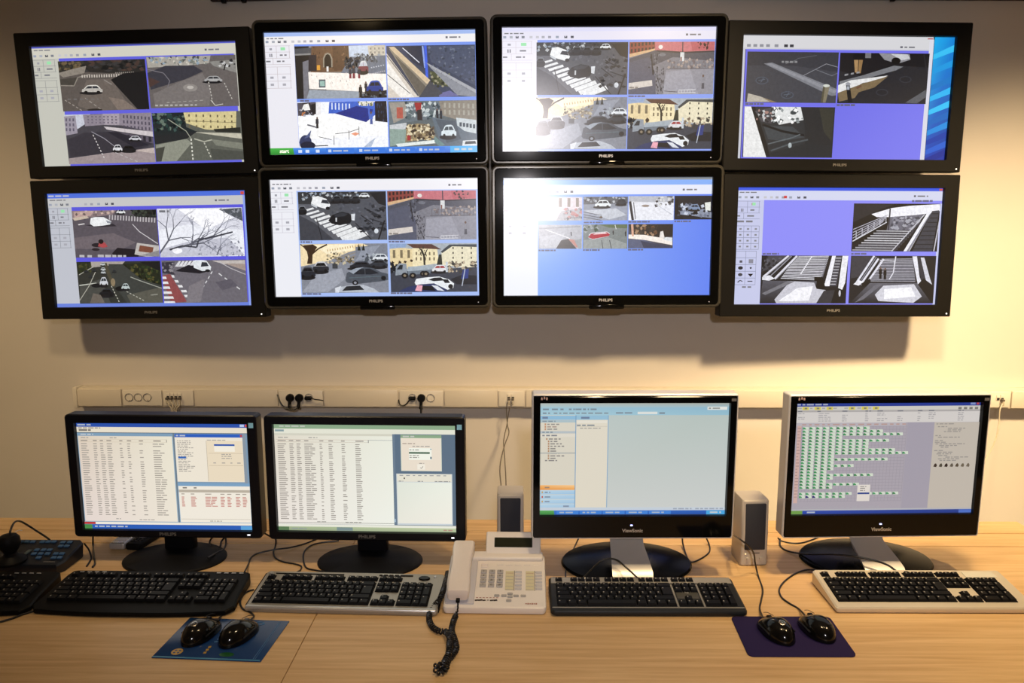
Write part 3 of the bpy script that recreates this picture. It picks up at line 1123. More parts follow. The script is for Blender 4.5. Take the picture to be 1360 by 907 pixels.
# seventh screen thumbnails
def t_facade(g):
    g.P('#d9cfd6', 300, 200, 548, 195, 548, 330, 300, 330)
    windows(g, '#8c8078', 400, 200, 545, 255, 3, 1, .35, .9)
    g.P('#b4b4ba', 430, 275, 548, 260, 548, 330, 400, 330)
    g.S(['#66646a', '#9a989e', '#c08c8c'], 9, 450, 262, 545, 320, 11)


def t_white_van(g):
    g.P('#9aa0b0', 555, 270, 805, 250, 805, 330, 555, 330)
    g.P('#55585e', 555, 198, 805, 198, 805, 235, 555, 240)
    g.S(['#2c2e34', '#8d929a', '#b8bcc4'], 9, 560, 200, 800, 232, 9)
    g.car(665, 238, 90, 42, '#e6ecf0')
    g.car(770, 228, 60, 36, '#2c3038')
    g.P('#c4c9d4', 560, 275, 740, 262, 800, 300, 700, 325)
    for y in (290, 305, 318):
        g.L('#5c606c', 4, 556, y - 8, 660, y + 12)
    g.E('#5a4a3c', 655, 312, 9, 6)


def t_white_road(g):
    g.P('#e9ebf4', 812, 230, 1062, 225, 1062, 330, 812, 330)
    g.P('#b9bcc6', 812, 196, 1062, 196, 1062, 228, 940, 230, 812, 224)
    g.S(['#6c6a6c', '#d8d8da', '#4a4648'], 8, 950, 198, 1060, 250, 9)
    g.L('#26262c', 14, 818, 225, 835, 330)
    g.L('#6c6c74', 5, 838, 230, 850, 325)
    g.E('#9a8c84', 905, 250, 22, 7)
    g.L('#c4c8d4', 4, 960, 240, 1055, 300)


def t_night(g):
    g.P('#191b24', 1066, 196, 1275, 196, 1275, 330, 1066, 330)
    g.P('#8a93a8', 1100, 255, 1160, 240, 1275, 290, 1275, 320, 1100, 300)
    g.S(['#3c4456', '#c8d0e0', '#70788c', '#0c0e14'], 10, 1090, 240, 1270, 318, 11)
    g.P('#e8ece6', 1235, 235, 1268, 230, 1268, 280, 1240, 275)
    g.car(1180, 262, 60, 36, '#7c90b0')
    g.Q('#08090e', 1070, 215, 1090, 300)


def t_crossroad(g):
    g.P('#b4b6be', 302, 355, 548, 352, 548, 488, 302, 488)
    g.P('#c6c8d0', 310, 420, 450, 400, 420, 480, 310, 485)
    g.L('#e6e6ea', 5, 340, 380, 480, 430)
    g.L('#9a9ca4', 8, 305, 375, 540, 362)
    g.P('#4a4848', 400, 488, 430, 440, 470, 432, 520, 488)
    g.P('#c48a80', 470, 432, 520, 440, 535, 480, 515, 480)
    g.L('#303440', 6, 486, 392, 488, 415)
    g.P('#9aa0a4', 505, 440, 545, 430, 545, 488, 530, 488)


def t_red_car(g):
    g.P('#7c8484', 555, 352, 805, 352, 805, 490, 555, 490)
    g.P('#5c6c4c', 640, 352, 805, 352, 805, 375, 700, 370)
    g.S(['#a4acb0', '#4c5a48'], 9, 560, 355, 640, 395, 10)
    g.P('#989e9e', 560, 440, 700, 425, 800, 460, 800, 488, 560, 488)
    g.P('#d8d8dc', 585, 428, 588, 408, 605, 398, 690, 392, 706, 402, 700, 420, 610, 436)
    g.P('#b01c30', 583, 424, 600, 404, 690, 396, 707, 408, 700, 418, 610, 434)
    g.P('#e8c8cc', 610, 410, 630, 400, 680, 397, 692, 404)
    g.L('#3a4044', 4, 660, 440, 668, 488)
    g.L('#3a4044', 4, 705, 440, 716, 488)
    g.man(725, 410, 26)
    g.man(795, 418, 30)
    g.L('#d4d8d8', 4, 735, 355, 742, 380)


def t_low_sun(g):
    g.P('#28221e', 812, 352, 1060, 352, 1060, 420, 950, 430, 830, 410)
    g.S(['#6a4c34', '#3c342c', '#a8886c'], 10, 850, 355, 980, 415, 11)
    g.P('#f6eee6', 812, 410, 900, 412, 1058, 440, 1058, 470, 900, 440, 812, 432)
    g.P('#5a617c', 812, 435, 900, 440, 1050, 488, 812, 488)
    g.P('#3c4056', 880, 445, 1058, 478, 1058, 488, 900, 488)
    g.P('#d8a890', 825, 352, 838, 352, 842, 420, 830, 420)
    g.P('#e8e4e0', 985, 430, 990, 395, 1005, 390, 1015, 430)
    g.P('#dfe4e8', 1005, 440, 1020, 425, 1058, 428, 1058, 450)


# eighth screen
def v_escalator_up(g):
    g.P('#0f1014', 750, 185, 1222, 180, 1205, 450, 745, 450)
    g.P('#f4f4fb', 850, 245, 960, 212, 1060, 200, 1222, 192, 1222, 230, 1150, 245, 1000, 262, 880, 262)
    g.P('#26262c', 750, 185, 1000, 182, 900, 218, 752, 290)
    g.P('#6c6c7a', 950, 262, 1140, 248, 1085, 335, 935, 335)
    g.S(['#8c8c9a', '#4c4c58', '#a8a8b4'], 24, 960, 262, 1110, 332, 8, 1.6)
    for i in range(9):
        y = 338 + i * 13
        x0, x1 = 880 - i * 16, 1080 - i * 12
        g.L('#d4d4dc' if i < 6 else '#a8a8b0', 4 + i * .2, x0, y, x1, y + 4)
        g.L('#55555f', 4, x0, y + 7, x1, y + 11)
    for i in range(5):
        g.L('#b4b4c2', 4, 752, 330 + i * 16, 940 - i * 6, 250 + i * 9)
    g.L('#e0e0ea', 5, 752, 395, 935, 290)
    for i in range(6):
        x = 770 + i * 32
        g.L('#c4c4d0', 4, x, 380 - i * 18, x, 340 - i * 17)
    g.L('#3c3c46', 8, 952, 215, 944, 335)
    g.L('#c8c8d2', 5, 1140, 248, 965, 450)
    g.L('#33333c', 10, 1120, 290, 975, 450)
    g.P('#f0f0f8', 1150, 245, 1178, 232, 1060, 450, 1028, 450)
    g.P('#8a8a98', 1165, 250, 1178, 235, 1058, 450, 1045, 450)
    g.P('#3c3f4a', 1180, 230, 1218, 226, 1180, 450, 1075, 450)
    for i in range(9):
        g.L('#1c1d24', 5, 1178 - i * 12, 245 + i * 24, 1214 - i * 4, 245 + i * 24)
    g.L('#c8c8d4', 6, 1222, 270, 1190, 450)


def v_escalator_hall(g):
    g.P('#18181c', 258, 470, 728, 470, 722, 738, 250, 738)
    g.P('#44444c', 290, 470, 400, 470, 300, 545, 262, 560)
    g.S(['#5c5c66', '#24242a'], 14, 265, 480, 360, 560, 9)
    g.P('#6a6a74', 440, 472, 625, 472, 590, 600, 365, 598)
    for i in range(15):
        t = i / 14
        g.L('#dcdce4', 4, 445 - 82 * t, 478 + t * 118, 622 - 40 * t, 474 + t * 132)
        g.L('#30303a', 3, 442 - 82 * t, 482 + t * 118, 620 - 40 * t, 479 + t * 132)
    g.L('#e8e8f0', 6, 530, 475, 470, 575)
    for a in ((405, 472, 268, 590), (450, 474, 330, 600)):
        g.L('#dcdce8', 12, *a)
        g.L('#77777f', 4, a[0] + 8, a[1], a[2] + 10, a[3])
    g.L('#8d8d98', 6, 420, 474, 290, 600)
    g.P('#e6e6ee', 262, 590, 300, 580, 330, 598, 300, 610, 262, 606)
    g.P('#f0f0f8', 640, 472, 660, 472, 630, 640, 600, 640)
    g.P('#44444e', 662, 472, 692, 472, 668, 640, 634, 640)
    for i in range(10):
        g.L('#c8c8d0', 4, 660 - i * 3, 485 + i * 16, 690 - i * 3, 485 + i * 16)
    g.P('#f0f0f6', 696, 472, 728, 472, 715, 620, 700, 660, 678, 650)
    g.L('#8d8d98', 4, 610, 490, 585, 590)
    g.P('#0a0a0c', 548, 640, 545, 590, 590, 588, 610, 655, 560, 655)
    g.G('#54545e', '#1c1c20', 265, 610, 560, 612, 540, 738, 250, 738)
    g.P('#c9c9d4', 415, 612, 545, 620, 560, 655, 610, 662, 560, 735, 340, 735, 330, 715)
    g.P('#f4f4fa', 455, 650, 540, 640, 520, 720, 350, 725)
    g.P('#77777f', 400, 612, 440, 614, 280, 690, 262, 680)
    g.P('#0e0e12', 610, 660, 722, 660, 720, 738, 640, 738)
    g.E('#d4d4dc', 687, 680, 6, 18)
    g.P('#34343a', 560, 735, 600, 665, 660, 662, 640, 736)


def v_escalator_people(g):
    g.P('#1b1b20', 742, 473, 1205, 475, 1195, 738, 738, 738)
    g.P('#3a3a42', 745, 475, 870, 475, 800, 590, 745, 600)
    g.P('#5f5f6a', 905, 490, 1080, 490, 1098, 618, 850, 615)
    for i in range(15):
        t = i / 14
        g.L('#b4b4c0', 3.5, 912 - 60 * t, 494 + t * 120, 1076 + 20 * t, 492 + t * 124)
        g.L('#2c2c34', 3, 910 - 60 * t, 498 + t * 120, 1076 + 20 * t, 496 + t * 124)
    g.L('#e6e6f0', 6, 985, 478, 975, 570, 955, 605)
    g.L('#e6e6f0', 4, 900, 500, 985, 505)
    for a in ((868, 475, 772, 632), (892, 490, 800, 635), (920, 492, 838, 620)):
        g.L('#e0e0ec', 11, *a)
    g.L('#8a8a96', 5, 880, 480, 790, 630)
    g.P('#f0f0f8', 760, 632, 790, 610, 815, 618, 790, 640)
    g.P('#0a0a0e', 800, 630, 850, 600, 858, 628, 815, 648)
    g.P('#ececf6', 1075, 478, 1100, 478, 1118, 590, 1130, 620, 1110, 632)
    g.P('#34343e', 1100, 478, 1125, 478, 1150, 600, 1130, 620)
    g.P('#d8d8e4', 1120, 485, 1140, 485, 1175, 600, 1190, 640, 1160, 635)
    g.P('#0d0d11', 1105, 640, 1140, 600, 1195, 640, 1195, 738, 1110, 738)
    g.man(905, 602, 66, '#0b0b0f', '#0b0b0f')
    g.man(930, 606, 64, '#0b0b0f', '#0b0b0f')
    g.G('#60606a', '#17171b', 850, 625, 1105, 625, 1190, 738, 745, 738)
    g.P('#d4d4de', 925, 640, 1090, 632, 1135, 700, 1090, 735, 900, 725, 880, 690)
    g.P('#fbfbff', 930, 660, 1075, 648, 1100, 700, 930, 715)
    g.P('#6c6c76', 880, 635, 920, 630, 820, 715, 770, 735)


# ------------------------------------------------------------------ materials
M_WALL = mat('cream_wall_paint', (0.66, 0.61, 0.55), 0.85, noise=0.04, nscale=3, spec=0.2)
M_FLOOR = mat('grey_floor', '#6a6560', 0.6, noise=0.1, nscale=20)
M_CEIL = mat('ceiling_paint', (0.6, 0.57, 0.52), 0.9)
M_TRUNK = mat('trunking_plastic', (0.70, 0.63, 0.52), 0.35, nscale=4)
M_TRUNK2 = mat('socket_plastic', (0.74, 0.68, 0.58), 0.3)
M_BLACK = mat('matte_black_plastic', (0.006, 0.006, 0.007), 0.5, spec=0.12)
M_TVBLK = mat('satin_black_bezel', (0.006, 0.0055, 0.005), 0.45, spec=0.2)
M_GLOSS = mat('gloss_black_plastic', (0.003, 0.003, 0.003), 0.08, spec=0.22)
M_SATIN = mat('satin_black_stand', (0.003, 0.003, 0.003), 0.2, spec=0.05)
M_TRIM = mat('smoked_clear_trim', (0.065, 0.06, 0.05), 0.18, metal=0.2)
M_SILVER = mat('silver_plastic', (0.62, 0.60, 0.57), 0.32, metal=0.35)
M_SOCK = mat('grey_socket_plastic', (0.33, 0.31, 0.28), 0.4)
M_LOGO = mat('grey_logo_print', (0.16, 0.15, 0.14), 0.4)
M_LOGOW = mat('pale_logo_print', (0.55, 0.53, 0.5), 0.3, metal=0.5)
M_CABLE = mat('black_cable', (0.008, 0.008, 0.009), 0.4)
M_DARKGREY = mat('dark_grey_plastic', (0.012, 0.012, 0.013), 0.45, spec=0.25)
M_WOOD = wood('light_oak_veneer', '#c29a66', '#e0bd8a')
M_WOOD2 = wood('light_oak_strip', '#bd9562', '#dab784', seed=3.7)
M_HOLE = mat('socket_hole', (0.01, 0.01, 0.01), 0.6)
M_METAL = mat('earth_clip_metal', (0.6, 0.58, 0.55), 0.25, metal=1.0)

SM_TV = screen_mat('wall_screen_picture', 0.30, 0.0)
SM_TVV = screen_mat('wall_screen_camera_picture', 0.30, 0.2)
SM_GL = screen_mat('wall_screen_picture_gloss', 0.24, 0.0, 1.0)
SM_GLV = screen_mat('wall_screen_camera_picture_gloss', 0.24, 0.2, 1.0)
SM_MON = screen_mat('desk_screen_picture', 0.4, 0.0, 0.3)

WY = 3.70    # wall plane

# ------------------------------------------------------------------ the room
def struct(name, c, d, m):
    mb = MB().box((0, 0, 0), d)
    o = mb.build(name, m, loc=c, smooth=False)
    o['kind'] = 'structure'
    return o


struct('wall_back', (0, WY + 0.06, 1.65), (7.0, 0.12, 3.3), M_WALL)
struct('wall_left', (-3.56, 0.1, 1.65), (0.12, 7.2, 3.3), M_WALL)
struct('wall_right', (3.56, 0.1, 1.65), (0.12, 7.2, 3.3), M_WALL)
struct('wall_rear', (0, -3.56, 1.65), (7.0, 0.12, 3.3), M_WALL)
struct('floor', (0, 0.1, -0.05), (7.24, 7.44, 0.1), M_FLOOR)
struct('ceiling', (0, 0.1, 3.35), (7.24, 7.44, 0.1), M_CEIL)

# dark red rail above the screens, just touching the top of the picture
M_MAROON = mat('dark_red_rail', (0.035, 0.006, 0.007), 0.5)
for nm, x0, x1, za, zb, clips in (('trim_1', 0.9, 3.4, 2.677, 2.658, (1187,)), ('trim_2', AT(282, 1, WY).x, AT(420, 1, WY).x, 2.671, 2.681, (296, 323))):
    mb = MB().box((0, 0, 0.02), (x1 - x0, 0.03, 0.04), 0.004)
    rail = mb.build(nm, M_MAROON, loc=((x0 + x1) / 2, WY - 0.015, (za + zb) / 2), rot=(0, math.atan((za - zb) / (x1 - x0)), 0))
    rail['kind'] = 'structure'
    for px in clips:
        p = AT(px, 1, WY - 0.03)
        MB().box((0, 0, 0), (0.022, 0.02, 0.026), 0.004).build('rail_clip', M_BLACK, rail, loc=(p.x - (x0 + x1) / 2, -0.008, 0.004))

# ------------------------------------------------------------------ cable trunking with sockets
TY = WY - 0.07      # its front face
TZ0, TZ1 = 0.748, 0.846
XL, XR = AT(97, 525, TY).x, 3.3
tr = thing('cable_trunking', 'long cream plastic cable trunking along the wall with sockets and data jacks', 'trunking', (0, WY, TZ0))
HT = TZ1 - TZ0


def tx(px):
    return AT(px, 525, TY).x


MB().box(((XL + XR) / 2 + .01, -0.03, HT / 2), (XR - XL - .02, 0.06, HT), 0.003).build('channel', M_TRUNK, tr)
MB().box((XL + 0.008, -0.036, HT / 2), (0.022, 0.072, HT + 0.006), 0.005).build('end_cap', M_TRUNK2, tr)
covers = [(102, 161), (258, 369), (430, 529), (590, 661), (698, 753), (756, 876), (942, 1095), (1130, 1254), (1344, 1700)]
plates = [(162, 215, 'p'), (216, 257, 'd'), (370, 429, 'p'), (530, 589, 'p'), (662, 697, 'd'), (877, 941, 'n'), (1096, 1129, 'n'), (1255, 1312, 'p'), (1313, 1343, 'd')]
for a, b in covers:
    x0, x1 = tx(a) + .0015, tx(b) - .0015
    x1 = min(x1, XR)
    MB().box(((x0 + x1) / 2, -0.0655, HT / 2), (x1 - x0, 0.012, HT - 0.012), 0.004).build('cover', M_TRUNK, tr)


def socket(parent, x, z):
    s = MB()
    n = 24
    M = Matrix.Translation((x, 0, z))
    rot = Matrix.Rotation(math.pi / 2, 4, 'X')
    s.lathe([(0.0205, -0.001), (0.0205, 0.004), (0.0185, 0.005), (0.0175, 0.001), (0.0175, -0.006), (0.0, -0.006)], n, M @ Matrix.Translation((0, -0.071, 0)) @ rot)
    o = s.build('socket', M_SOCK, parent)
    for dx in (-0.0085, 0.0085):
        MB().cyl((x + dx, -0.0655, z), (x + dx, -0.062, z), 0.0032, n=10).build('pin_hole', M_HOLE, o)
    for dz in (-0.0165, 0.0165):
        MB().box((x, -0.069, z + dz), (0.005, 0.006, 0.004), 0.001).build('earth_clip', M_METAL, o)
    return o


SOCK = []
for a, b, k in plates:
    x0, x1 = tx(a) + .001, tx(b) - .001
    pl = MB().box(((x0 + x1) / 2, -0.0665, HT / 2), (x1 - x0, 0.009, HT - 0.018), 0.005).build('socket_plate', M_TRUNK2, tr)
    if k == 'p':
        cxm = (x0 + x1) / 2
        if a == 162:
            cxm = tx(183.5)
        if a == 370:
            cxm = tx(398)
        if a == 530:
            cxm = tx(559.8)
        for i in (-1, 0, 1):
            socket(tr, cxm + i * 0.0455, HT / 2 + 0.004)
            SOCK.append((cxm + i * 0.0455, WY - 0.071, TZ0 + HT / 2 + 0.004))
    elif k == 'd':
        n = 4 if a == 216 else 2
        c0 = tx(231.5) if n == 4 else (tx(678.5) if a == 662 else tx(1328))
        for i in range(n):
            x = c0 + (i - (n - 1) / 2) * 0.0195
            MB().box((x, -0.0715, HT / 2 + 0.012), (0.017, 0.008, 0.026), 0.0015).build('data_jack', M_TRUNK2, pl)
            MB().box((x, -0.0745, HT / 2 + 0.006), (0.012, 0.004, 0.010)).build('jack_opening', M_HOLE, pl)

# power plugs in the sockets (each with its lead)
def plug(label, sx, pts, lead_r=0.0042, small=False):
    x, y, z = sx
    t = thing('power_plug', label, 'plug', (x, y, z))
    b = MB()
    rot = Matrix.Rotation(math.pi / 2, 4, 'X')
    if small:
        b.box((0, -0.012, 0.0), (0.034, 0.026, 0.017), 0.006, 3)
    else:
        b.lathe([(0.0165, -0.004), (0.0195, 0.0), (0.0195, 0.018), (0.014, 0.026), (0.0, 0.027)], 24, rot)
    b.build('plug_body', M_BLACK, t)
    if not small:
        s = MB().tube([(0, -0.016, -0.01), (-0.001, -0.018, -0.03), (-0.003, -0.018, -0.052)], 0.0078, 10)
        s.build('strain_relief', M_BLACK, t)
    MB().tube([Vector(p) - Vector((x, y, z)) for p in pts], lead_r, 8).build('lead', M_CABLE, t)


def WP(px, py, off=0.03):
    return AT(px, py, TY - off)


S2 = SOCK[3:6]
S3 = SOCK[6:9]
plug('black round power plug, leftmost in the socket plate above the second desk monitor', S2[0], [WP(384.5, 536, .02), WP(386, 541, .03), WP(384, 542.5, .03), WP(378, 541.5), WP(372, 534), WP(368.5, 524, .012)])
plug('black round power plug in the middle socket of the three above the second desk monitor', S2[1], [WP(396, 536, .02), WP(394.5, 541, .04), WP(390, 544, .048), WP(386, 543.8, .048), WP(380, 542.5, .046), WP(376, 540.5, .044)], 0.005)
plug('small flat black plug with a short lead sticking out to the right', S2[2], [WP(411, 527, .02), WP(417, 530), WP(424, 531), WP(429, 532, .01)], 0.003, True)
plug('small flat black plug with its lead curling left, above the second desk monitor', S3[0], [WP(546, 527, .02), WP(541, 535), WP(536, 538.5), WP(531, 537), WP(529.5, 531, .008)], 0.0034, True)
plug('black round power plug with its lead hanging straight down behind the second desk monitor', S3[1], [WP(559, 536, .02), WP(559, 546, .03), WP(559, 570, .04), WP(558, 640, .05), WP(556, 720, .1)], 0.0042)

# data leads
M_LEADW = mat('beige_data_lead', (0.5, 0.44, 0.34), 0.45)
M_LEADG = mat('grey_data_lead', (0.12, 0.10, 0.08), 0.45)


def data_lead(label, px, pts, r=0.0028, m=M_LEADW, group=None):
    t = thing('data_lead', label, 'cable', (tx(px), TY - 0.006, TZ0 + HT / 2 - 0.003), group=group)
    o = Vector(t.location)
    MB().box((0, -0.008, 0.004), (0.0115, 0.02, 0.010), 0.0015).build('lead_connector', M_LEADG, t)
    MB().box((0, -0.013, -0.012), (0.009, 0.011, 0.022), 0.003).build('lead_boot', M_LEADW, t)
    MB().tube([Vector((0, -0.012, -0.008))] + [p - o for p in pts], r, 8).build('lead', m, t)


for i in range(4):
    px = 223.3 + i * 5.5
    data_lead(('leftmost', 'second from the left', 'third from the left', 'rightmost')[i] + ' of the four beige data leads above the left monitor', px, [WP(px + (1.5 - i) * 1.2, 539, .03), WP(228 + i * 2, 548, .035), WP(228 + i * 2, 600, .04), WP(228 + i * 2, 720, .1)], group='four data leads above the left monitor')
data_lead('thin grey data lead crossing over its twin on the left, above the left speaker', 676, [WP(673, 538, .03), WP(673, 552, .03), WP(674, 565, .05), WP(676, 575, .3), WP(670, 592, .7), WP(664, 620, 1.1), WP(667, 660, 1.45)], 0.0022, M_LEADG)
data_lead('thin grey data lead crossing over its twin on the right, above the left speaker', 681, [WP(678, 538, .035), WP(675, 552, .035), WP(673, 565, .06), WP(669, 585, .35), WP(670, 604, .75), WP(672, 640, 1.15), WP(672, 662, 1.45)], 0.0022, M_LEADG)
data_lead('beige data lead hanging from the jack at the right end, beside the right monitor', 1330, [WP(1328, 545, .03), WP(1326, 570, .05), WP(1319, 592, .2), WP(1310, 608, .5), WP(1302, 625, .8)], 0.003)

# ------------------------------------------------------------------ desk
dk = thing('desk', 'long light oak desk with two narrow strips along its back edge', 'desk', (0, 1.6, 0))
YO = -1.6
T = 0.028
DX0, DX1, SX = -2.3, 1.95, -0.4745


def board(name, x0, x1, y0, y1, m):
    MB().box(((x0 + x1) / 2, (y0 + y1) / 2 + YO, ZD - T / 2), (x1 - x0 - .0015, y1 - y0, T), 0.0012, 1).build(name, m, dk)


board('desktop_panel', DX0, SX, 1.12, 2.037, M_WOOD)
board('desktop_panel', SX, DX1, 1.12, 2.037, M_WOOD)
board('rear_strip', DX0, SX, 2.042, 2.129, M_WOOD2)
board('rear_strip', SX, DX1, 2.042, 2.129, M_WOOD2)
board('rear_strip', DX0, 1.535, 2.134, 2.224, M_WOOD2)
MB().box((DX0 / 2 + DX1 / 2, 2.08 + YO, ZD - T - .012), (DX1 - DX0 - .1, 0.26, 0.02)).build('under_rail', mat('dark_rail', (0.03, 0.025, 0.02), .6), dk)
for x in (DX0 + .06, SX, DX1 - .06):
    MB().box((x, 1.66 + YO, (ZD - T) / 2 - .001), (0.03, 0.92, ZD - T - .002), .001, 1).build('leg_panel', M_WOOD2, dk)


# ------------------------------------------------------------------ what the wall screens show
def cctv_ui(s, bg, title, tool, field, v_title, v_tool, u_panel, u_right=1.0, v_bot=1.0, line='#9a9aa4', ink='#3c3c48', nums=False, field2=None):
    g = s.ui
    g.Q(bg, 0, 0, 1, 1)
    g.Q(title, 0, 0, 1, v_title)
    g.Q(tool, 0, v_title, 1, v_tool)
    if field2:
        g.P(field, u_panel, v_tool, u_right, v_tool, u_right, v_bot, u_panel, v_bot)
        g._add([(u_panel, v_tool), (u_right, v_tool), (u_right, v_bot), (u_panel, v_bot)], [hexc(field), hexc(field2), hexc(field2), hexc(field)])
    else:
        g.Q(field, u_panel, v_tool, u_right, v_bot)
    ty = v_tool - 0.022
    if v_title > .03:
        g.W('#dfe4ff', .005, .11, v_title * .5, .012)
    g.W(ink, .01, .10, v_title + .016, .009)
    for i, u in enumerate((.012, .042, .070, .098, .135, .165, .192, .222, .258, .298, .328)):
        c = ['#9aa2b4', '#aaaeb8', '#484c58', '#7c808a', '#c4c4cc', '#c4c4cc', '#acacb6', '#9a9aa6', '#98a0b0', '#484a56', '#484a56'][i]
        g.Q(c, u - .007, ty - .010, u + .007, ty + .008)
        if i in (2, 9):
            g.Q(tool, u - .002, ty - .011, u + .002, ty - .002)
    g.Q('#60606c', u_right - .14, ty - .024, u_right - .13, ty - .008)
    g.W(ink, u_right - .122, u_right - .07, ty - .016, .012)
    # button panel
    w = u_panel * .86
    v0 = v_tool + .01
    g.k += 1
    for r in range(4):
        v = v0 + r * .05
        g.L(line, .003, 0, v, w, v)
    for u in (0, w * .45, w * .96):
        g.L(line, .002, u, v0, u, v0 + .10)
    g.L(line, .002, w * .3, v0 + .1, w * .3, v0 + .15)
    g.Q('#b4909c', w * .62, v0 + .015, w * .72, v0 + .035) if nums else g.Q('#9a9aa4', w * .18, v0 + .018, w * .28, v0 + .034)
    g.Q('#9ae4ac', w * .62 if not nums else w * .66, v0 + .012, w * .8, v0 + .036)
    g.Q('#70707a', w * .17, v0 + .063, w * .21, v0 + .09)
    g.Q('#70707a', w * .24, v0 + .063, w * .28, v0 + .09)
    g.W(ink, w * .58, w * .85, v0 + .075, .012)
    g.W(ink, w * .02, w * .2, v0 + .125, .012)
    g.W(ink, w * .45, w * .75, v0 + .125, .012)
    if not nums:
        v1 = v0 + .17
        for r in range(4):
            g.L(line, .003, 0, v1 + r * .058, w, v1 + r * .058)
        for u in (0, w * .45, w * .96):
            g.L(line, .002, u, v1, u, v1 + .174)
        for r in (1, 2):
            for u in (.22, .7):
                g.Q('#a8a8b2', w * u - .008, v1 + r * .058 + .02, w * u + .008, v1 + r * .058 + .038)
    else:
        g.W(ink, 0, w * .7, v0 + .172, .016)
        v1 = v0 + .21
        for r in range(5):
            g.L(line, .004, 0, v1 + r * .05, w, v1 + r * .05)
        for u in (0, w * .33, w * .66, w):
            g.L(line, .002, u, v1, u, v1 + .2)
        for r in range(4):
            for u in (.17, .5, .84):
                g.W('#50505c', w * u - .004, w * u + .007, v1 + r * .05 + .026, .014)
        v2 = v1 + .215
        for r in range(6):
            g.L(line, .004, 0, v2 + r * .058, w * .92, v2 + r * .058)
        for u in (0, w * .46, w * .92):
            g.L(line, .002, u, v2, u, v2 + .29)
        g.Q('#50505c', w * .2, v2 + .08, w * .32, v2 + .1)
        g.Q('#8a8a98', w * .6, v2 + .07, w * .8, v2 + .105)
        g.E('#202028', w * .25, v2 + .145, .012, .015)
        g.E('#202028', w * .7, v2 + .145, .005, .008)
        g.E('#404048', w * .25, v2 + .203, .011, .014)
        g.P('#101014', w * .58, v2 + .195, w * .82, v2 + .195, w * .7, v2 + .222)
        g.L('#303038', .006, w * .15, v2 + .27, w * .25, v2 + .252, w * .36, v2 + .262)
        g.Q('#303038', w * .58, v2 + .256, w * .8, v2 + .264)
        g.W(ink, w * .35, w * .75, v2 + .31, .013)


def cap(s, x0, x1, y, c='#20204a', h=9):
    s.px.W(c, x0, x1, y, h, .15)


TVS = {}


def make_tv(key, label, pos, rot, kind, corners, group):
    t = thing('wall_screen', label, 'screen', pos, tuple(R(a) for a in rot), group)
    W, H = 0.93, 0.523
    if kind == 'flat':
        frame_ring(1.066, 0.637, .006, W, H, .001, 0, .002, -0.016, .05, .004).build('bezel', M_TVBLK, t)
        MB().box((0, .055, 0), (1.0, .07, .58), .012).build('back_casing', M_BLACK, t)
        text_mesh('logo', 'PHILIPS', .016, M_LOGO, t, (-.01, -.0165, -.289), bold=.0004, sx=1.2)
        MB().cyl((.513, -.016, -.302), (.513, -.0185, -.302), .0028, n=10).build('power_light', mat('white_indicator', (1, 1, 1), .3, emit=1.6), t)
        depth = .09
    else:
        frame_ring(1.006, 0.607, .018, W, H, .001, 0, -.001, -0.012, .05, .003).build('bezel', M_GLOSS, t)
        frame_ring(1.036, 0.634, .03, 1.0065, 0.6075, .018, 0, -.001, -0.009, .045, .006, icz=-.001, lip=-.004).build('clear_edge_trim', M_TRIM, t)
        MB().box((0, .06, 0), (.98, .08, .58), .02).build('back_casing', M_BLACK, t)
        MB().box((.0, -.004, -.313), (.16, .016, .022), .006).build('sensor_lip', M_GLOSS, t)
        text_mesh('logo', 'PHILIPS', .017, M_LOGOW, t, (-.005, -.0125, -.284), bold=.0004, sx=1.15)
        MB().cyl((.462, -.012, -.292), (.462, -.0135, -.292), .0022, n=10).build('power_light', mat('white_indicator_dim', (.5, .5, .55), .3, emit=.5), t)
        depth = .10
    gap = WY - pos[1] - depth
    MB().box((0, depth + gap / 2 - .004, 0), (.36, gap + .012, .30), .006).build('wall_bracket', M_DARKGREY, t)
    s = Screen(t, W, H, pairs(corners), SM_GL if kind != 'flat' else SM_TV, SM_GLV if kind != 'flat' else SM_TVV)
    TVS[key] = s
    return s


GRP = None
# top row
s = make_tv('1', 'black wall screen at the left end of the top row showing four street views', (-1.723, 3.514, 2.181), (.3, -1.2, -1.0), 'flat', (160, 165, 1222, 135, 1260, 757, 237, 785), GRP)
cctv_ui(s, '#c4c4ba', '#5a60c6', '#d2cfc2', '#6262dc', .012, .098, .128, .985, line='#8c8c8c')
s.view((303, 238, 753, 228, 772, 490, 325, 500), v_crossing_silver, bg='#5b5450')
s.view((763, 218, 1220, 205, 1232, 470, 775, 485), v_junction_wide, bg='#66605e')
s.view((337, 519, 788, 505, 800, 756, 358, 778), v_street_facades, bg='#44424a')
s.view((790, 510, 1243, 495, 1252, 748, 803, 757), v_curve_yellow, bg='#5e6058')
s.finish()

s = make_tv('2', 'glossy black wall screen, second in the top row, with a green start button', (-.658, 3.467, 2.223), (-.6, -.7, -.2), 'gloss', (85, 147, 1245, 122, 1250, 788, 118, 803), GRP)
cctv_ui(s, '#ecebf3', '#a4bcf0', '#f2f0f2', '#7d9cf2', .03, .095, .14, line='#c2b8bc')
s.view((250, 214, 751, 212, 752, 496, 262, 500), v_church_square, bg='#8d8a88')
s.view((757, 212, 1245, 205, 1245, 489, 757, 492), v_bridge_rails, bg='#3a4258')
s.view((264, 518, 757, 514, 758, 762, 275, 765), v_plaza_sun, bg='#f6f8ff')
s.view((764, 513, 1250, 506, 1250, 756, 766, 757), v_wood_truck, bg='#5a6468')
cap(s, 280, 330, 512)
cap(s, 760, 875, 503)
s.ui.G('#4a90ec', '#2c68d0', 0, .945, 1, .945, 1, 1, 0, 1)
s.ui.G('#4cb84c', '#2c8a30', 0, .945, .11, .945, .115, 1, 0, 1)
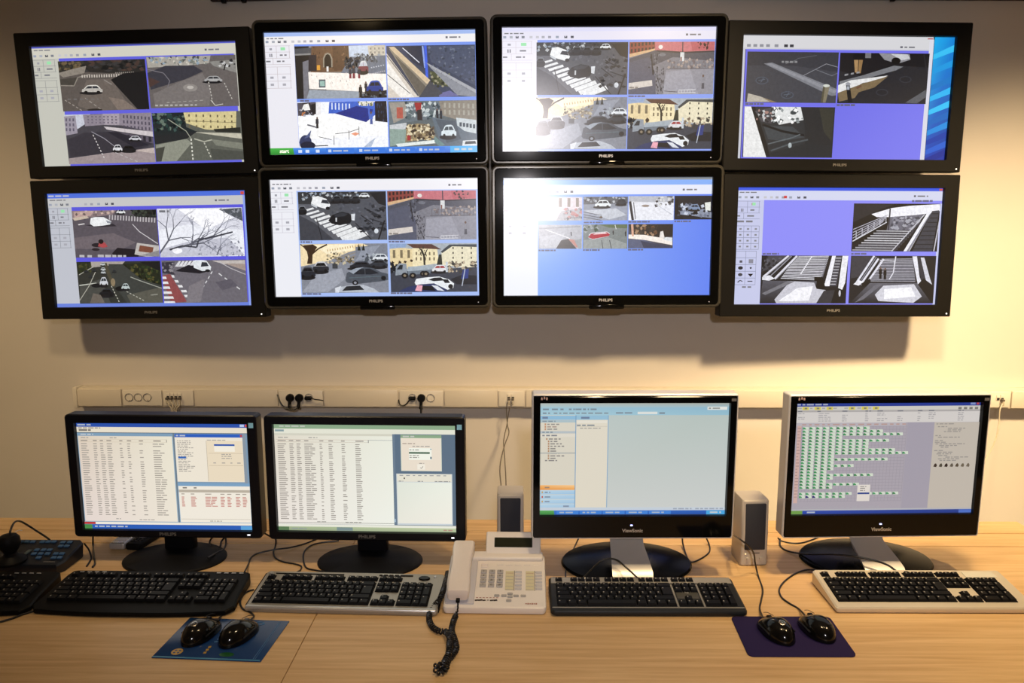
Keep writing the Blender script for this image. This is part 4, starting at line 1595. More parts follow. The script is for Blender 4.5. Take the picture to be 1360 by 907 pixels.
for a in (.27, .42, .565, .71):
    s.ui.Q('#3478e0', a, .952, a + .135, .995)
    s.ui.Q('#c8d8f4', a + .01, .962, a + .025, .985)
    s.ui.W('#c8dcff', a + .033, a + .11, .974, .013)
for a in (.135, .17, .22):
    s.ui.Q('#d8e4fa', a, .962, a + .018, .986)
s.ui.Q('#48b0f0', .87, .947, 1, 1)
s.ui.W('#e8f4ff', .89, .98, .974, .016)
sc2 = s.finish()
text_mesh('start_lettering', 'start', .022, mat('start_white', (.9, .95, .9), .4, emit=.8), sc2, (-.402, -.004, -.247), extrude=.0001, bold=.0006)

s = make_tv('3', 'glossy black wall screen, third in the top row, showing a zebra crossing and parked cars', (.389, 3.453, 2.232), (1.5, -.2, .3), 'gloss', (103, 117, 1280, 118, 1262, 777, 117, 783), GRP)
cctv_ui(s, '#eceaf6', '#dcdcf6', '#e4e2f2', '#8aa2f2', .03, .098, .165, line='#d0c8d0')
SRC = {'a': (238, 172, 732, 165, 740, 440, 248, 443), 'b': (740, 163, 1243, 157, 1245, 437, 745, 438), 'c': (247, 463, 740, 460, 743, 737, 254, 740), 'd': (752, 460, 1245, 455, 1248, 732, 755, 735)}
s.view((297, 197, 800, 197, 800, 478, 297, 480), v_zebra_van, SRC['a'], '#50535a')
s.view((806, 197, 1273, 197, 1268, 476, 806, 478), v_red_square, SRC['b'], '#7c7c86')
s.view((297, 492, 799, 492, 799, 770, 297, 770), v_parked_cars, SRC['c'], '#858994')
s.view((804, 498, 1268, 498, 1263, 768, 804, 770), v_dump_truck, SRC['d'], '#a8b0b8')
cap(s, 806, 900, 487)
s.finish()

s = make_tv('4', 'black wall screen at the right end of the top row with a blue desktop strip', (1.435, 3.461, 2.196), (-.4, .4, 1.3), 'flat', (140, 140, 1237, 153, 1180, 790, 118, 777), GRP)
g = s.ui
g.Q('#c9cad4', 0, 0, .9, 1)
g.Q('#d6d6da', 0, 0, .9, .1)
for i, u in enumerate((.03, .06, .09, .12, .16, .205, .232)):
    g.Q('#30323c' if i > 4 else '#8c8e98', u - .009, .07, u + .009, .092)
g.Q('#60606c', .745, .075, .757, .09)
g.W('#3c3c48', .765, .815, .083, .012)
g.Q('#b03838', .872, .01, .897, .018)
g._add([(.018, .11), (.882, .11), (.882, 1), (.018, 1)], [hexc('#6e6eea'), hexc('#7676ec'), hexc('#7c7cf0'), hexc('#6c6ce4')])
g.Q('#4a4a8c', .014, .11, .018, 1)
g._add([(.905, 0), (1, 0), (1, 1), (.905, 1)], [hexc('#22b0ee'), hexc('#1484d8'), hexc('#0c2a9c'), hexc('#1240b4')])
for v, c in ((.08, '#38c0f4'), (.2, '#1a9ae0'), (.33, '#0e78c8'), (.42, '#2cb8f4'), (.53, '#34c4f8'), (.62, '#0c68c0'), (.7, '#1a8ee0'), (.78, '#0a3ca8'), (.86, '#2060d0'), (.93, '#0a2a94')):
    g.P(c, .905, v + .06, 1, v - .02, 1, v + .035, .905, v + .1)
g.Q('#dcdce8', .882, .02, .903, 1)
s.view((163, 228, 634, 228, 622, 492, 156, 492), v_line_floor, bg='#40424a')
s.view((640, 235, 1105, 235, 1085, 498, 630, 498), v_post_floor, bg='#24252b')
s.view((152, 512, 617, 515, 604, 775, 145, 772), v_torn_wall, bg='#2c2f33')
cap(s, 156, 250, 498, '#15153c', 10)
cap(s, 626, 725, 505, '#15153c', 10)
s.finish()

# bottom row
s = make_tv('5', 'black wall screen at the left end of the bottom row showing a tree and traffic', (-1.708, 3.488, 1.531), (-1.2, -.9, -2.0), 'flat', (143, 137, 1222, 108, 1248, 748, 190, 757), GRP)
cctv_ui(s, '#bfc2cc', '#4f70dc', '#c6c6c6', '#5a58da', .04, .118, .118, .985, .97, line='#7c7e88')
s.ui.Q('#6a82dc', 0, .968, 1, 1)
s.ui.Q('#8ea4ee', .985, .04, 1, 1)
s.ui.Q('#d05048', .975, .008, .992, .034)
s.view((275, 228, 734, 218, 742, 474, 291, 490), v_motorbike, bg='#58525a')
s.view((737, 214, 1203, 203, 1212, 474, 746, 482), v_bare_tree, bg='#eceef6')
s.view((300, 510, 750, 500, 757, 733, 305, 738), v_avenue, bg='#30322e')
s.view((757, 503, 1217, 491, 1222, 732, 763, 735), v_red_lane, bg='#6c6870')
s.finish()

s = make_tv('6', 'glossy black wall screen, second in the bottom row, showing a dump truck', (-.651, 3.428, 1.585), (-.6, -.5, -.3), 'gloss', (85, 107, 1252, 88, 1257, 752, 108, 762), GRP)
cctv_ui(s, '#edeef5', '#f0f0f6', '#efeef4', '#a6bef4', .02, .092, .125, line='#c4c0cc')
s.view(SRC['a'], v_zebra_van, bg='#50535a')
s.view(SRC['b'], v_red_square, bg='#7c7c86')
s.view(SRC['c'], v_parked_cars, bg='#858994')
s.view(SRC['d'], v_dump_truck, bg='#a8b0b8')
cap(s, 250, 315, 453)
cap(s, 747, 838, 449)
cap(s, 256, 368, 746)
cap(s, 755, 880, 741)
s.finish()

s = make_tv('7', 'glossy black wall screen, third in the bottom row, with seven small pictures on light blue', (.394, 3.422, 1.591), (-2.2, -.2, .3), 'gloss', (97, 87, 1275, 95, 1268, 748, 105, 752), GRP)
cctv_ui(s, '#eef1fc', '#84b0f8', '#e6eafa', '#8cb2fa', .06, .14, .165, line='#dadcea', field2='#6284f2')
s.ui.Q('#8a9096', 0, 0, 1, .018)
for q, fn, bg in (((300, 198, 548, 198, 548, 330, 300, 330), t_facade, '#d4ccd4'), ((555, 197, 806, 197, 806, 330, 555, 330), t_white_van, '#8c92a0'), ((810, 196, 1064, 196, 1064, 330, 810, 330), t_white_road, '#d8dae2'), ((1067, 196, 1273, 196, 1273, 328, 1067, 328), t_night, '#1c1e28'),
                  ((302, 354, 549, 352, 549, 488, 302, 489), t_crossroad, '#b8bac2'), ((555, 352, 806, 352, 806, 489, 555, 489), t_red_car, '#8c9494'), ((810, 352, 1061, 352, 1061, 487, 810, 487), t_low_sun, '#4c4a54')):
    s.view(q, fn, bg=bg)
for x0, x1, y in ((558, 665, 341), (810, 930, 339), (1068, 1160, 338), (302, 400, 497), (556, 650, 496), (810, 895, 495)):
    cap(s, x0, x1, y)
s.finish()

s = make_tv('8', 'black wall screen at the right end of the bottom row showing escalators', (1.44, 3.45, 1.547), (-1.6, .2, 1.9), 'flat', (120, 92, 1235, 105, 1205, 745, 107, 740), GRP)
cctv_ui(s, '#c6caea', '#4860e4', '#d4d8f0', '#8e8ef8', .025, .105, .13, line='#8a8ea8', nums=True)
s.ui.Q('#d04040', .30 - .075, .068, .30 - .06, .09)
s.ui.Q('#d86040', .982, .004, .998, .02)
s.view((752, 184, 1224, 190, 1207, 452, 747, 450), v_escalator_up, bg='#101014')
s.view((258, 471, 728, 471, 722, 737, 250, 737), v_escalator_hall, bg='#18181c')
s.view((742, 474, 1205, 476, 1197, 738, 738, 738), v_escalator_people, bg='#1b1b20')
cap(s, 1068, 1180, 174, '#20205c', 11)
cap(s, 262, 350, 461, '#20205c', 10)
cap(s, 745, 832, 463, '#20205c', 10)
s.ui.Q('#c8ccf0', .988, .13, 1, 1)
s.finish()


# ------------------------------------------------------------------ desk monitors
M_STICK = mat('blue_sticker', (0.35, 0.75, 0.95), .5)
M_LEDW = mat('white_led', (0.9, 0.92, 1.0), .3, emit=1.5)
M_LEDB = mat('blue_white_led', (0.45, 0.5, 1.0), .3, emit=3.0)
M_MONBLK = mat('monitor_black_plastic', (0.006, 0.006, 0.009), 0.35, spec=0.3)


def rows(g, cols, u0, v0, v1, n, ink, h, skew=0.0):
    """rows of tiny table text: cols = (start, width, chance)"""
    for i in range(n):
        v = v0 + (v1 - v0) * i / (n - 1)
        g.k += 1
        ink2 = soft(ink, .3)
        for a, w, ch in cols:
            if random.random() < ch:
                ww = w * random.uniform(.65, 1.1)
                x = u0 + a + skew * i
                n2 = max(1, int(ww / .03))
                for q in range(n2):
                    xa = x + ww * q / n2
                    g._add([(xa, v - h / 2), (xa + ww / n2 * .86, v - h / 2), (xa + ww / n2 * .86, v + h / 2), (xa, v + h / 2)], [hexc(ink2)] * 4, False)


def philips(label, x, y, zc, rz, w, h, scr, base_y, draw, base_r, emblem=True):
    """scr: insets of the picture (left, right, top, bottom)"""
    t = thing('desk_monitor', label, 'monitor', (x, y, ZD), (0, 0, R(rz)))
    l, r, tp, b = scr
    sw, sh = w - l - r, h - tp - b
    cz = zc - ZD
    ox, oz = (l - r) / 2, cz + (b - tp) / 2
    # bezel is drawn around the picture centre
    br = frame_ring(w, h, .010, sw, sh, .001, -ox, cz - oz, -.010, .028, .003)
    br.build('bezel', M_MONBLK, t, loc=(ox, 0, oz))
    MB().box((0, .035, cz), (w * .9, .04, h * .86), .015).build('back_casing', M_BLACK, t)
    text_mesh('logo', 'PHILIPS', .0125, M_LOGO, t, (0, -.0104, cz - h / 2 + b * .48), bold=.0003, sx=1.15)
    MB().box((w / 2 - r - .008, -.0105, cz - h / 2 + b * .5), (.008, .002, .0035), .0008).build('power_light', M_LEDW, t)
    MB().box((w / 2 - r * .52, -.0103, cz + h / 2 - tp * 1.08), (.0125, .0012, .0135)).build('sticker', M_STICK, t)
    dy = base_y - y
    MB().box((0, .06, (cz - h / 2 + .08) / 2 + .01), (.082, .035, cz - h / 2 + .08), .008).build('neck', M_BLACK, t)
    MB().lathe([(base_r, 0), (base_r, .004), (base_r * .97, .0075), (base_r * .55, .016), (base_r * .3, .021), (0, .022)], 48, Matrix.Translation((0, dy, 0)), 1.0, .72).build('base', M_BLACK, t)
    s = Screen(t, sw, sh, UNIT, SM_MON, SM_MON)
    draw(s.ui)
    o = s.finish()
    o.location = (ox, 0, oz)
    return t


def draw_m1(g):
    g.Q('#7d97ae', 0, 0, 1, 1)
    g.Q('#2a50a8', 0, 0, 1, .038)
    g.W('#b8c8e8', .006, .085, .019, .014)
    g.Q('#d85040', .985, .008, .997, .03)
    g.Q('#b8c8e8', .955, .008, .98, .03)
    g.Q('#e6dcc9', 0, .038, 1, .088)
    g.W('#6a6258', .01, .14, .048, .010)
    g.W('#40382e', .012, .09, .068, .016, .12)
    g.Q('#5f6d78', 0, .088, 1, .094)
    # big table window
    g.Q('#8fa9bd', 0, .094, .562, .935)
    g.Q('#7f9db6', 0, .094, .562, .122)
    g.W('#dfe8f0', .02, .095, .108, .012)
    g._add([(.004, .122), (.556, .122), (.556, .93), (.004, .93)], [hexc('#dccdbb'), hexc('#e9e3cf'), hexc('#ece4d4'), hexc('#e4d6cf')])
    g.W('#8a8074', .02, .07, .138, .009)
    g.W('#8a8074', .19, .23, .138, .009)
    g.Q('#c9b89e', .01, .152, .52, .154)
    g.Q('#c9b89e', .01, .176, .52, .178)
    g.Q('#50483e', .521, .152, .524, .178)
    rows(g, [(.018, .045, 1), (.09, .03, 1), (.13, .03, 1), (.17, .03, 1), (.245, .025, 1), (.29, .03, 1), (.36, .03, 1), (.445, .06, 1)], 0, .165, .166, 2, '#8a7c6c', .010)
    rows(g, [(.018, .048, .97), (.09, .028, .97), (.13, .03, 1), (.17, .036, 1), (.245, .022, .8), (.29, .022, .85), (.36, .026, .85), (.44, .07, .98)], 0, .195, .865, 33, '#8f8376', .0085)
    g.W('#8a8074', .19, .22, .905, .008)
    g.W('#8a8074', .33, .42, .912, .008)
    g.Q('#6c7a86', .562, .094, .57, .935)
    # catalogue window
    g.Q('#2c5cba', .572, .098, .968, .128)
    g.W('#d0dcf4', .58, .64, .113, .012)
    g.Q('#c84838', .955, .102, .966, .122)
    g.Q('#ece3d2', .572, .128, .968, .545)
    g.Q('#e8d9bf', .755, .16, .966, .54)
    g.L('#a89c8a', .002, .755, .16, .755, .54)
    for i in range(19):
        g.W('#8d8274', .585, .585 + random.uniform(.04, .10), .162 + i * .0158, .0075)
    g.Q('#3a68b4', .586, .308, .632, .326)
    g.Q('#f2ebdc', .80, .19, .92, .26)
    g.Q('#2c56a8', .80, .19, .92, .206)
    g.L('#b8a890', .003, .765, .275, .965, .275)
    g.L('#b8a890', .003, .765, .39, .965, .39)
    g.W('#8d8274', .76, .87, .153, .008)
    for v in (.285, .303, .322):
        g.W('#8d8274', .84, .90, v, .008)
    for u in (.79, .84, .89, .93):
        g.W('#8d8274', u, u + .02, .365, .009)
    g.Q('#8894a0', .968, .098, .985, .56)
    # message window
    g.Q('#86a8c4', .572, .556, 1, .935)
    g.Q('#7ba0c0', .572, .556, 1, .582)
    g.Q('#efe8da', .575, .585, .995, .93)
    g.Q('#b8ae9e', .575, .62, .995, .645)
    g.W('#40382e', .60, .625, .602, .012)
    g.W('#40382e', .665, .682, .602, .012)
    rows(g, [(.01, .02, 1), (.065, .025, 1), (.15, .04, 1), (.24, .03, 1), (.28, .03, 1), (.33, .03, 1), (.37, .03, 1)], .58, .66, .661, 2, '#a09080', .007)
    rows(g, [(.01, .02, 1), (.065, .04, 1), (.15, .07, 1), (.24, .03, 1), (.28, .03, 1), (.33, .03, 1), (.37, .03, 1)], .58, .69, .775, 7, '#c87464', .0085)
    g.L('#a89c8a', .003, .58, .90, .99, .90)
    g.W('#8d8274', .75, .82, .918, .008)
    g.Q('#ece6da', 0, .935, 1, .958)
    g.Q('#b82c2c', 0, .936, .066, .957)
    g.Q('#2a5cb4', 0, .958, 1, 1)
    g.Q('#4a8a48', 0, .96, .045, 1)
    g.W('#c8d8f0', .06, .26, .978, .014)
    g.Q('#5aa0d8', .93, .962, 1, 1)


def draw_m2(g):
    g.Q('#5c6f82', 0, 0, 1, 1)
    g.Q('#8aa686', 0, 0, 1, .042)
    g.W('#d8e4d0', .03, .18, .02, .012)
    g.Q('#e2e2d2', 0, .042, 1, .085)
    g.W('#7aa0a8', .005, .055, .06, .018, .1)
    g._add([(0, .085), (.665, .085), (.665, .94), (0, .94)], [hexc('#dfd8c8'), hexc('#e8eadc'), hexc('#eef0e6'), hexc('#eae2da')])
    g.Q('#d2d0c0', 0, .085, .665, .105)
    g.W('#8a8678', .02, .075, .124, .009)
    g.W('#8a8678', .19, .24, .124, .009)
    g.Q('#b0907c', .01, .142, .52, .144)
    g.Q('#6a7686', .52, .142, .655, .145)
    g.Q('#b09a88', .01, .164, .52, .166)
    g.Q('#40404a', .52, .142, .523, .168)
    rows(g, [(.018, .05, 1), (.08, .03, 1), (.12, .03, 1), (.165, .04, 1), (.25, .03, 1), (.30, .03, 1), (.37, .03, 1), (.45, .06, 1)], 0, .153, .154, 2, '#8d8478', .009)
    rows(g, [(.016, .055, .98), (.082, .028, .97), (.122, .028, 1), (.165, .06, 1), (.25, .018, .85), (.30, .03, .9), (.372, .026, .9), (.448, .038, .98)], 0, .185, .89, 40, '#978c82', .0075)
    g.L('#70746c', .004, 0, .925, .66, .925)
    g.W('#8a8678', .22, .28, .915, .008)
    g.W('#8a8678', .38, .47, .918, .008)
    g.Q('#6a7c8e', .655, .085, .668, .94)
    g.Q('#9fb4c4', .654, .88, .664, .91)
    # small dialog
    g.Q('#d9dcca', .70, .09, .925, .425)
    g.Q('#8aa686', .70, .09, .925, .118)
    g.W('#e4eadc', .712, .78, .104, .012)
    g.Q('#e8dccb', .704, .12, .921, .42)
    g.W('#b8a08c', .71, .78, .17, .009)
    g.W('#8d8478', .765, .86, .195, .009)
    g.Q('#f0f2e6', .745, .21, .87, .32)
    g.Q('#5c7462', .745, .246, .86, .264)
    for v in (.228, .28, .298):
        g.W('#9a9488', .748, .80, v, .008)
    g.Q('#8aa0a8', .862, .215, .87, .225)
    g.Q('#5c7480', .862, .29, .87, .312)
    g.Q('#f0eadc', .79, .36, .832, .41)
    g.L('#50504a', .003, .806, .392, .812, .40, .822, .38)
    g.W('#8d8478', .80, .828, .352, .008)
    # list window
    g.Q('#c8d0d4', .672, .45, .982, .935)
    g.Q('#e4e0d0', .676, .452, .978, .525)
    g._add([(.676, .53), (.978, .53), (.978, .92), (.676, .92)], [hexc('#dfe4d8'), hexc('#eaeee2'), hexc('#f0ece0'), hexc('#e8e6da')])
    g.W('#9aa0a4', .69, .95, .466, .008, .8)
    g.Q('#3c3830', .713, .486, .72, .50)
    g.W('#6a6a66', .685, .71, .52, .008)
    g.W('#6a6a66', .79, .82, .52, .008)
    g.W('#6a6a66', .885, .97, .52, .008)
    g.Q('#e6e6d8', 0, .94, 1, .963)
    g._add([(0, .963), (1, .963), (1, 1), (0, 1)], [hexc('#a8b890'), hexc('#c0cca4'), hexc('#aab894'), hexc('#90a080')])
    g.Q('#5c7a54', 0, .966, .06, 1)
    g.W('#6f8470', .075, .16, .982, .015, .1)
    g.Q('#7c9090', .33, .966, .42, .998)
    g.W('#a06048', .93, .98, .982, .012)


def draw_m3(g):
    g._add([(0, 0), (1, 0), (1, 1), (0, 1)], [hexc('#b9c6c4'), hexc('#b2bfba'), hexc('#c9ccca'), hexc('#c9ccc8')])
    g._add([(0, 0), (1, 0), (1, .04), (0, .04)], [hexc('#b4b8b0'), hexc('#a8aaa0'), hexc('#98b8c4'), hexc('#a8c4cc')])
    g._add([(0, .04), (1, .04), (1, .108), (0, .108)], [hexc('#9cc0d0'), hexc('#8cb4c8'), hexc('#94bccc'), hexc('#a4c8d4')])
    for u in (.012, .06, .105, .15, .185, .225, .265):
        g.W('#40586c', u, u + .032, .056, .014)
    g.W('#486074', .012, .05, .09, .014)
    g.W('#506878', .07, .36, .09, .012, .3)
    g.W('#486074', .40, .50, .088, .013)
    g.Q('#d8dcd8', .515, .078, .62, .10)
    g.Q('#e0e2dc', .885, .034, .99, .062)
    g.W('#8a948c', .892, .96, .048, .012)
    g.W('#40586c', .63, .66, .09, .014)
    # folders pane
    g.Q('#d6d0c0', .0, .108, .186, .935)
    g.Q('#8cb8d4', .0, .112, .186, .148)
    g.W('#2c4a78', .01, .045, .13, .018)
    g.Q('#aabec4', .0, .15, .186, .172)
    g.W('#4c6474', .01, .08, .161, .011)
    for v in (.188, .21, .231):
        g.Q('#c09070', .022, v - .008, .03, v + .008)
        g.W('#8a6a58' if v == .21 else '#6a645c', .036, random.uniform(.07, .11), v, .011)
    g.Q('#b4bcc0', .0, .248, .186, .268)
    g.W('#4c6474', .01, .065, .258, .011)
    g.Q('#dcd6c8', .0, .274, .186, .30)
    g.W('#4c5058', .01, .10, .287, .012)
    for i in range(9):
        v = .318 + i * .0215
        g.Q('#b08a6c', .03 + .01 * (i > 0), v - .008, .038 + .01 * (i > 0), v + .008)
        g.W('#5c564e', .045 + .008 * (i > 0), random.uniform(.08, .135), v, .011)
    g.Q('#b8b8b0', .0, .436, .186, .45)
    g.W('#5c564e', .025, .09, .51, .011)
    g._add([(.0, .732), (.186, .732), (.186, .775), (.0, .775)], [hexc('#f0b46c'), hexc('#f6c88c'), hexc('#e89c48'), hexc('#e08c38')])
    for i, v in enumerate((.778, .82, .862, .903)):
        g._add([(.0, v), (.186, v), (.186, v + .038), (.0, v + .038)], [hexc('#b8d2e2'), hexc('#b0cce0'), hexc('#9cc0dc'), hexc('#a4c6de')])
        if i < 3:
            g.Q('#c0604c' if i == 1 else '#c0a070', .008, v + .01, .016, v + .028)
            g.W('#4c6480', .025, .055, v + .019, .012)
    g.W('#50688c', .125, .17, .924, .014)
    g.W('#805028', .025, .05, .753, .013)
    g.Q('#6c98bc', .186, .108, .190, .935)
    # list pane
    g.Q('#dcd5c4', .19, .108, .358, .935)
    g.Q('#94bcd2', .19, .108, .358, .148)
    g.W('#2c4a78', .215, .26, .13, .018)
    g.Q('#e2ddd0', .195, .155, .355, .176)
    g.W('#4c5a64', .193, .29, .196, .012)
    g.L('#a8a294', .002, .193, .206, .355, .206)
    g.W('#8a8478', .21, .32, .222, .009)
    g.Q('#7ca4c4', .358, .108, .362, .935)
    g.Q('#c2ccd6', 0, .935, 1, .962)
    g.W('#7888a0', .72, .82, .948, .012)
    g.W('#7888a0', .84, .99, .948, .012)
    g._add([(0, .962), (1, .962), (1, 1), (0, 1)], [hexc('#3c78cc'), hexc('#2c60b4'), hexc('#1c48a0'), hexc('#2c64bc')])
    g._add([(0, .962), (.075, .962), (.078, 1), (0, 1)], [hexc('#58a858'), hexc('#58a858'), hexc('#38803c'), hexc('#38803c')])
    for u in (.09, .215, .34, .465, .59):
        g.Q('#3f80d4', u, .966, u + .118, .996)
        g.W('#a8c4ec', u + .015, u + .09, .981, .013)
    g.Q('#48a4dc', .90, .964, 1, 1)
    g.W('#d8ecfa', .92, .98, .981, .015)


def draw_m4(g):
    g.Q('#a29ca4', 0, 0, 1, 1)
    g.Q('#24388c', 0, 0, 1, .03)
    g.W('#a8b4d8', .006, .17, .013, .013)
    g.Q('#b04848', .978, .004, .992, .022)
    g.Q('#8090c0', .945, .004, .972, .022)
    g.Q('#c9c6be', 0, .03, 1, .064)
    for i, u in enumerate((.01, .075, .14, .20, .26, .33, .39)):
        g.W('#8a867c', u, u + .02, .046, .011)
        if i != 3:
            g.Q('#d2c450', u + .024, .034, u + .058, .06)
            g.W('#4c4830', u + .035, u + .05, .047, .014)
    for u in (.88, .91, .94, .97):
        g.W('#3c3830', u, u + .018, .052, .02)
    g.Q('#aba6a4', 0, .064, 1, .08)
    g.Q('#cfcac6', 0, .08, 1, .175)
    for a in (.01, .115, .25, .375, .44, .55, .66, .72, .88):
        g.W('#40404a', a, a + .03, .072, .011)
    for i, v in enumerate((.092, .108, .125, .14, .158)):
        for a, w in ((.012, .05), (.122, .075), (.25, .035), (.375, .02), (.44, .06), (.55, .035), (.66, .02), (.72, .04), (.88, .035)):
            if random.random() < .75:
                g.W('#8c8688', a, a + w * random.uniform(.7, 1), v, .008)
    # planning grid
    g.Q('#a69fa8', .0, .175, .74, .955)
    g.Q('#b4aeb4', 0, .175, .60, .205)
    g.Q('#a09aa6', .61, .175, .755, .955)
    g.Q('#c9a8a0', .012, .2, .034, .9)
    x0, x1, y0, y1 = .036, .605, .208, .885
    nc, nr = 31, 24
    g.k += 1
    for i in range(nc + 1):
        x = x0 + (x1 - x0) * i / nc
        g._add([(x - .0006, y0), (x + .0006, y0), (x + .0006, y1), (x - .0006, y1)], [hexc('#8e8892')] * 4, False)
    for j in range(nr + 1):
        y = y0 + (y1 - y0) * j / nr
        g._add([(x0, y - .0009), (x1, y - .0009), (x1, y + .0009), (x0, y + .0009)], [hexc('#8e8892')] * 4, False)
    g.W('#a06c60', .036, .6, .19, .012, .5)
    lens = [20, 24, 29, 12, 26, 20, 19, 27, 31, 10, 25, 9, 15, 9, 8, 21, 10, 8, 17, 10, 0, 29, 14, 0]
    ch = (y1 - y0) / nr
    for j, n in enumerate(lens):
        y = y0 + ch * (j + .5)
        if j < 23:
            g.W('#b08078', .014, .032, y, .008)
        for k in range(0, n, 2):
            xa = x0 + (x1 - x0) * k / nc
            w = (x1 - x0) / nc
            if j == 21 and 14 < k < 20:
                continue
            g._add([(xa + w * .3, y - ch * .5), (xa + w * 2.0, y - ch * .5), (xa + w * 2.1, y + ch * .45), (xa + w * .6, y + ch * .45)], [hexc('#cdd6c6')] * 4, False)
        g.k += 1
        for k in range(0, n, 2):
            xa = x0 + (x1 - x0) * k / nc
            w = (x1 - x0) / nc
            if j == 21 and 14 < k < 20:
                continue
            c = '#2c2c6c' if j == 22 and k in (2, 4) else random.choice(('#3f8a58', '#4c9664', '#357a4c'))
            g._add([(xa + w * .2, y - ch * .12), (xa + w * .6, y - ch * .4), (xa + w * 1.05, y - ch * .1), (xa + w * 1.3, y + ch * .32), (xa + w * .35, y + ch * .34)], [hexc(c)] * 4 + [hexc(c)], False)
    g.Q('#dcd4cc', .36, .735, .43, .885)
    g.Q('#2c4484', .362, .806, .428, .822)
    for v in (.752, .768, .788):
        g.W('#5c5650', .375, .375 + random.uniform(.02, .04), v, .008)
    g.W('#8a8690', 0, .5, .94, .010, .6)
    # details pane
    g.Q('#bdb4a8', .755, .175, 1, .955)
    for v, a, w in ((.19, .765, .1), (.215, .775, .05), (.23, .83, .1), (.245, .83, .075), (.26, .81, .09), (.295, .765, .03), (.31, .78, .12), (.34, .765, .05), (.355, .765, .06), (.37, .77, .16), (.385, .79, .10), (.40, .80, .05), (.43, .765, .05), (.445, .785, .09), (.46, .78, .08), (.475, .79, .05), (.49, .83, .13), (.505, .79, .12), (.52, .80, .09)):
        g.W('#6a6258', a, a + w, v, .0085, .3)
    for i in range(7):
        u = .768 + i * .03
        g.P(('#3c3028', '#4a4438', '#2a1c18', '#5c5448', '#544838', '#6a6050', '#6c6254')[i], u, .575, u + .006, .55, u + .014, .545, u + .02, .565, u + .016, .58)
    g.Q('#b0b0b4', 0, .955, 1, .968)
    g._add([(0, .968), (1, .968), (1, 1), (0, 1)], [hexc('#2c4cac'), hexc('#24408c'), hexc('#1c3480'), hexc('#24409c')])
    g.Q('#6c9848', 0, .968, .065, 1)
    g.W('#b0c0e0', .09, .14, .984, .014)
    g.Q('#4a6cc0', .93, .97, 1, 1)


philips('black desk monitor at the left end of the desk showing a blue-barred table window', -.940, 1.915, .983, -.9, .508, .338, (.0253, .027, .0247, .021), 1.935, draw_m1, .138)
philips('black desk monitor with olive-green title bars, second from the left', -.404, 1.905, .982, -1.4, .526, .340, (.0235, .026, .0245, .0235), 1.925, draw_m2, .142)


def viewsonic(label, x, y, zc, rz, draw, base_c, silver_lit=True):
    t = thing('desk_monitor', label, 'monitor', (x, y, ZD), (0, 0, R(rz)))
    w, h = .513, .375
    l, r, tp, b = .0215, .0215, .0245, .060
    sw, sh = w - l - r, h - tp - b
    cz = zc - ZD
    oz = cz + (b - tp) / 2
    frame_ring(w - .008, h - .006, .004, sw, sh, .001, 0, cz - oz - .003, -.010, .02, .002).build('bezel', M_GLOSS, t, loc=(0, 0, oz))
    frame_ring(w, h, .006, w - .0075, h - .0065, .004, 0, 0, -.009, .034, .0036, icz=-.003, lip=-.003).build('silver_frame', mat('bright_silver_frame', (.72, .70, .67), .35, metal=.1), t, loc=(0, 0, cz))
    MB().box((0, .04, cz), (w * .95, .04, h * .92), .014).build('back_casing', M_SILVER, t)
    text_mesh('logo', 'ViewSonic', .0125, M_LOGOW, t, (0, -.0104, cz - h / 2 + .020), bold=.0003)
    MB().box((-.003, -.0105, cz - h / 2 + .0345), (.006, .002, .0035), .0008).build('power_light', M_LEDB, t)
    bd = thing_part = MB()
    bz = cz + h / 2 - .0125
    for i, (dx, dz) in enumerate(((0, 0), (.0065, .002), (.0125, 0))):
        bd.box((-w / 2 + .024 + dx, -.0103, bz + dz), (.0045, .001, .005), .0004)
        bd.box((-w / 2 + .024 + dx, -.0103, bz + dz + .0035), (.003, .001, .0025), .0004)
    bd.build('bird_emblem', mat('emblem_print', (.55, .36, .3), .5), t)
    MB().box((w / 2 - .013, -.0103, cz + h / 2 - .015), (.012, .001, .007)).build('corner_badge', M_LOGO, t)
    # stand
    bx, by = base_c[0] - x, base_c[1] - y
    st = MB()
    n = 48
    prof = [(.172, 0), (.175, .004), (.171, .009), (.12, .018), (.06, .022), (0, .023)]
    st.lathe(prof, n, Matrix.Translation((bx, by, 0)), 1.0, .74)
    st.build('base', M_SATIN, t)
    zt = cz - h / 2 + .03
    nk = MB()
    ls = []
    for yy, zz, hw in ((by + .055, zt, .043), (by + .035, .085, .043), (by - .02, .045, .045), (by - .085, .0255, .05), (by - .112, .0145, .052)):
        ls.append([(bx - hw, yy, zz), (bx + hw, yy, zz), (bx + hw, yy + .012, zz + .012), (bx - hw, yy + .012, zz + .012)])
    nk.loops(ls)
    nk.build('neck', M_SILVER, t)
    MB().box((bx, by + .05, zt + .02), (.11, .05, .10), .01).build('hinge_block', M_BLACK, t)
    s = Screen(t, sw, sh, UNIT, SM_MON, SM_MON)
    draw(s.ui)
    o = s.finish()
    o.location = (0, 0, oz)


viewsonic('silver-edged desk monitor with a pale mail window, beside the white telephone', .288, 1.831, 1.042, .9, draw_m3, (.29, 1.917))
viewsonic('silver-edged desk monitor at the right end showing a grid of green marks', .929, 1.856, 1.038, 2.2, draw_m4, (.945, 1.945))


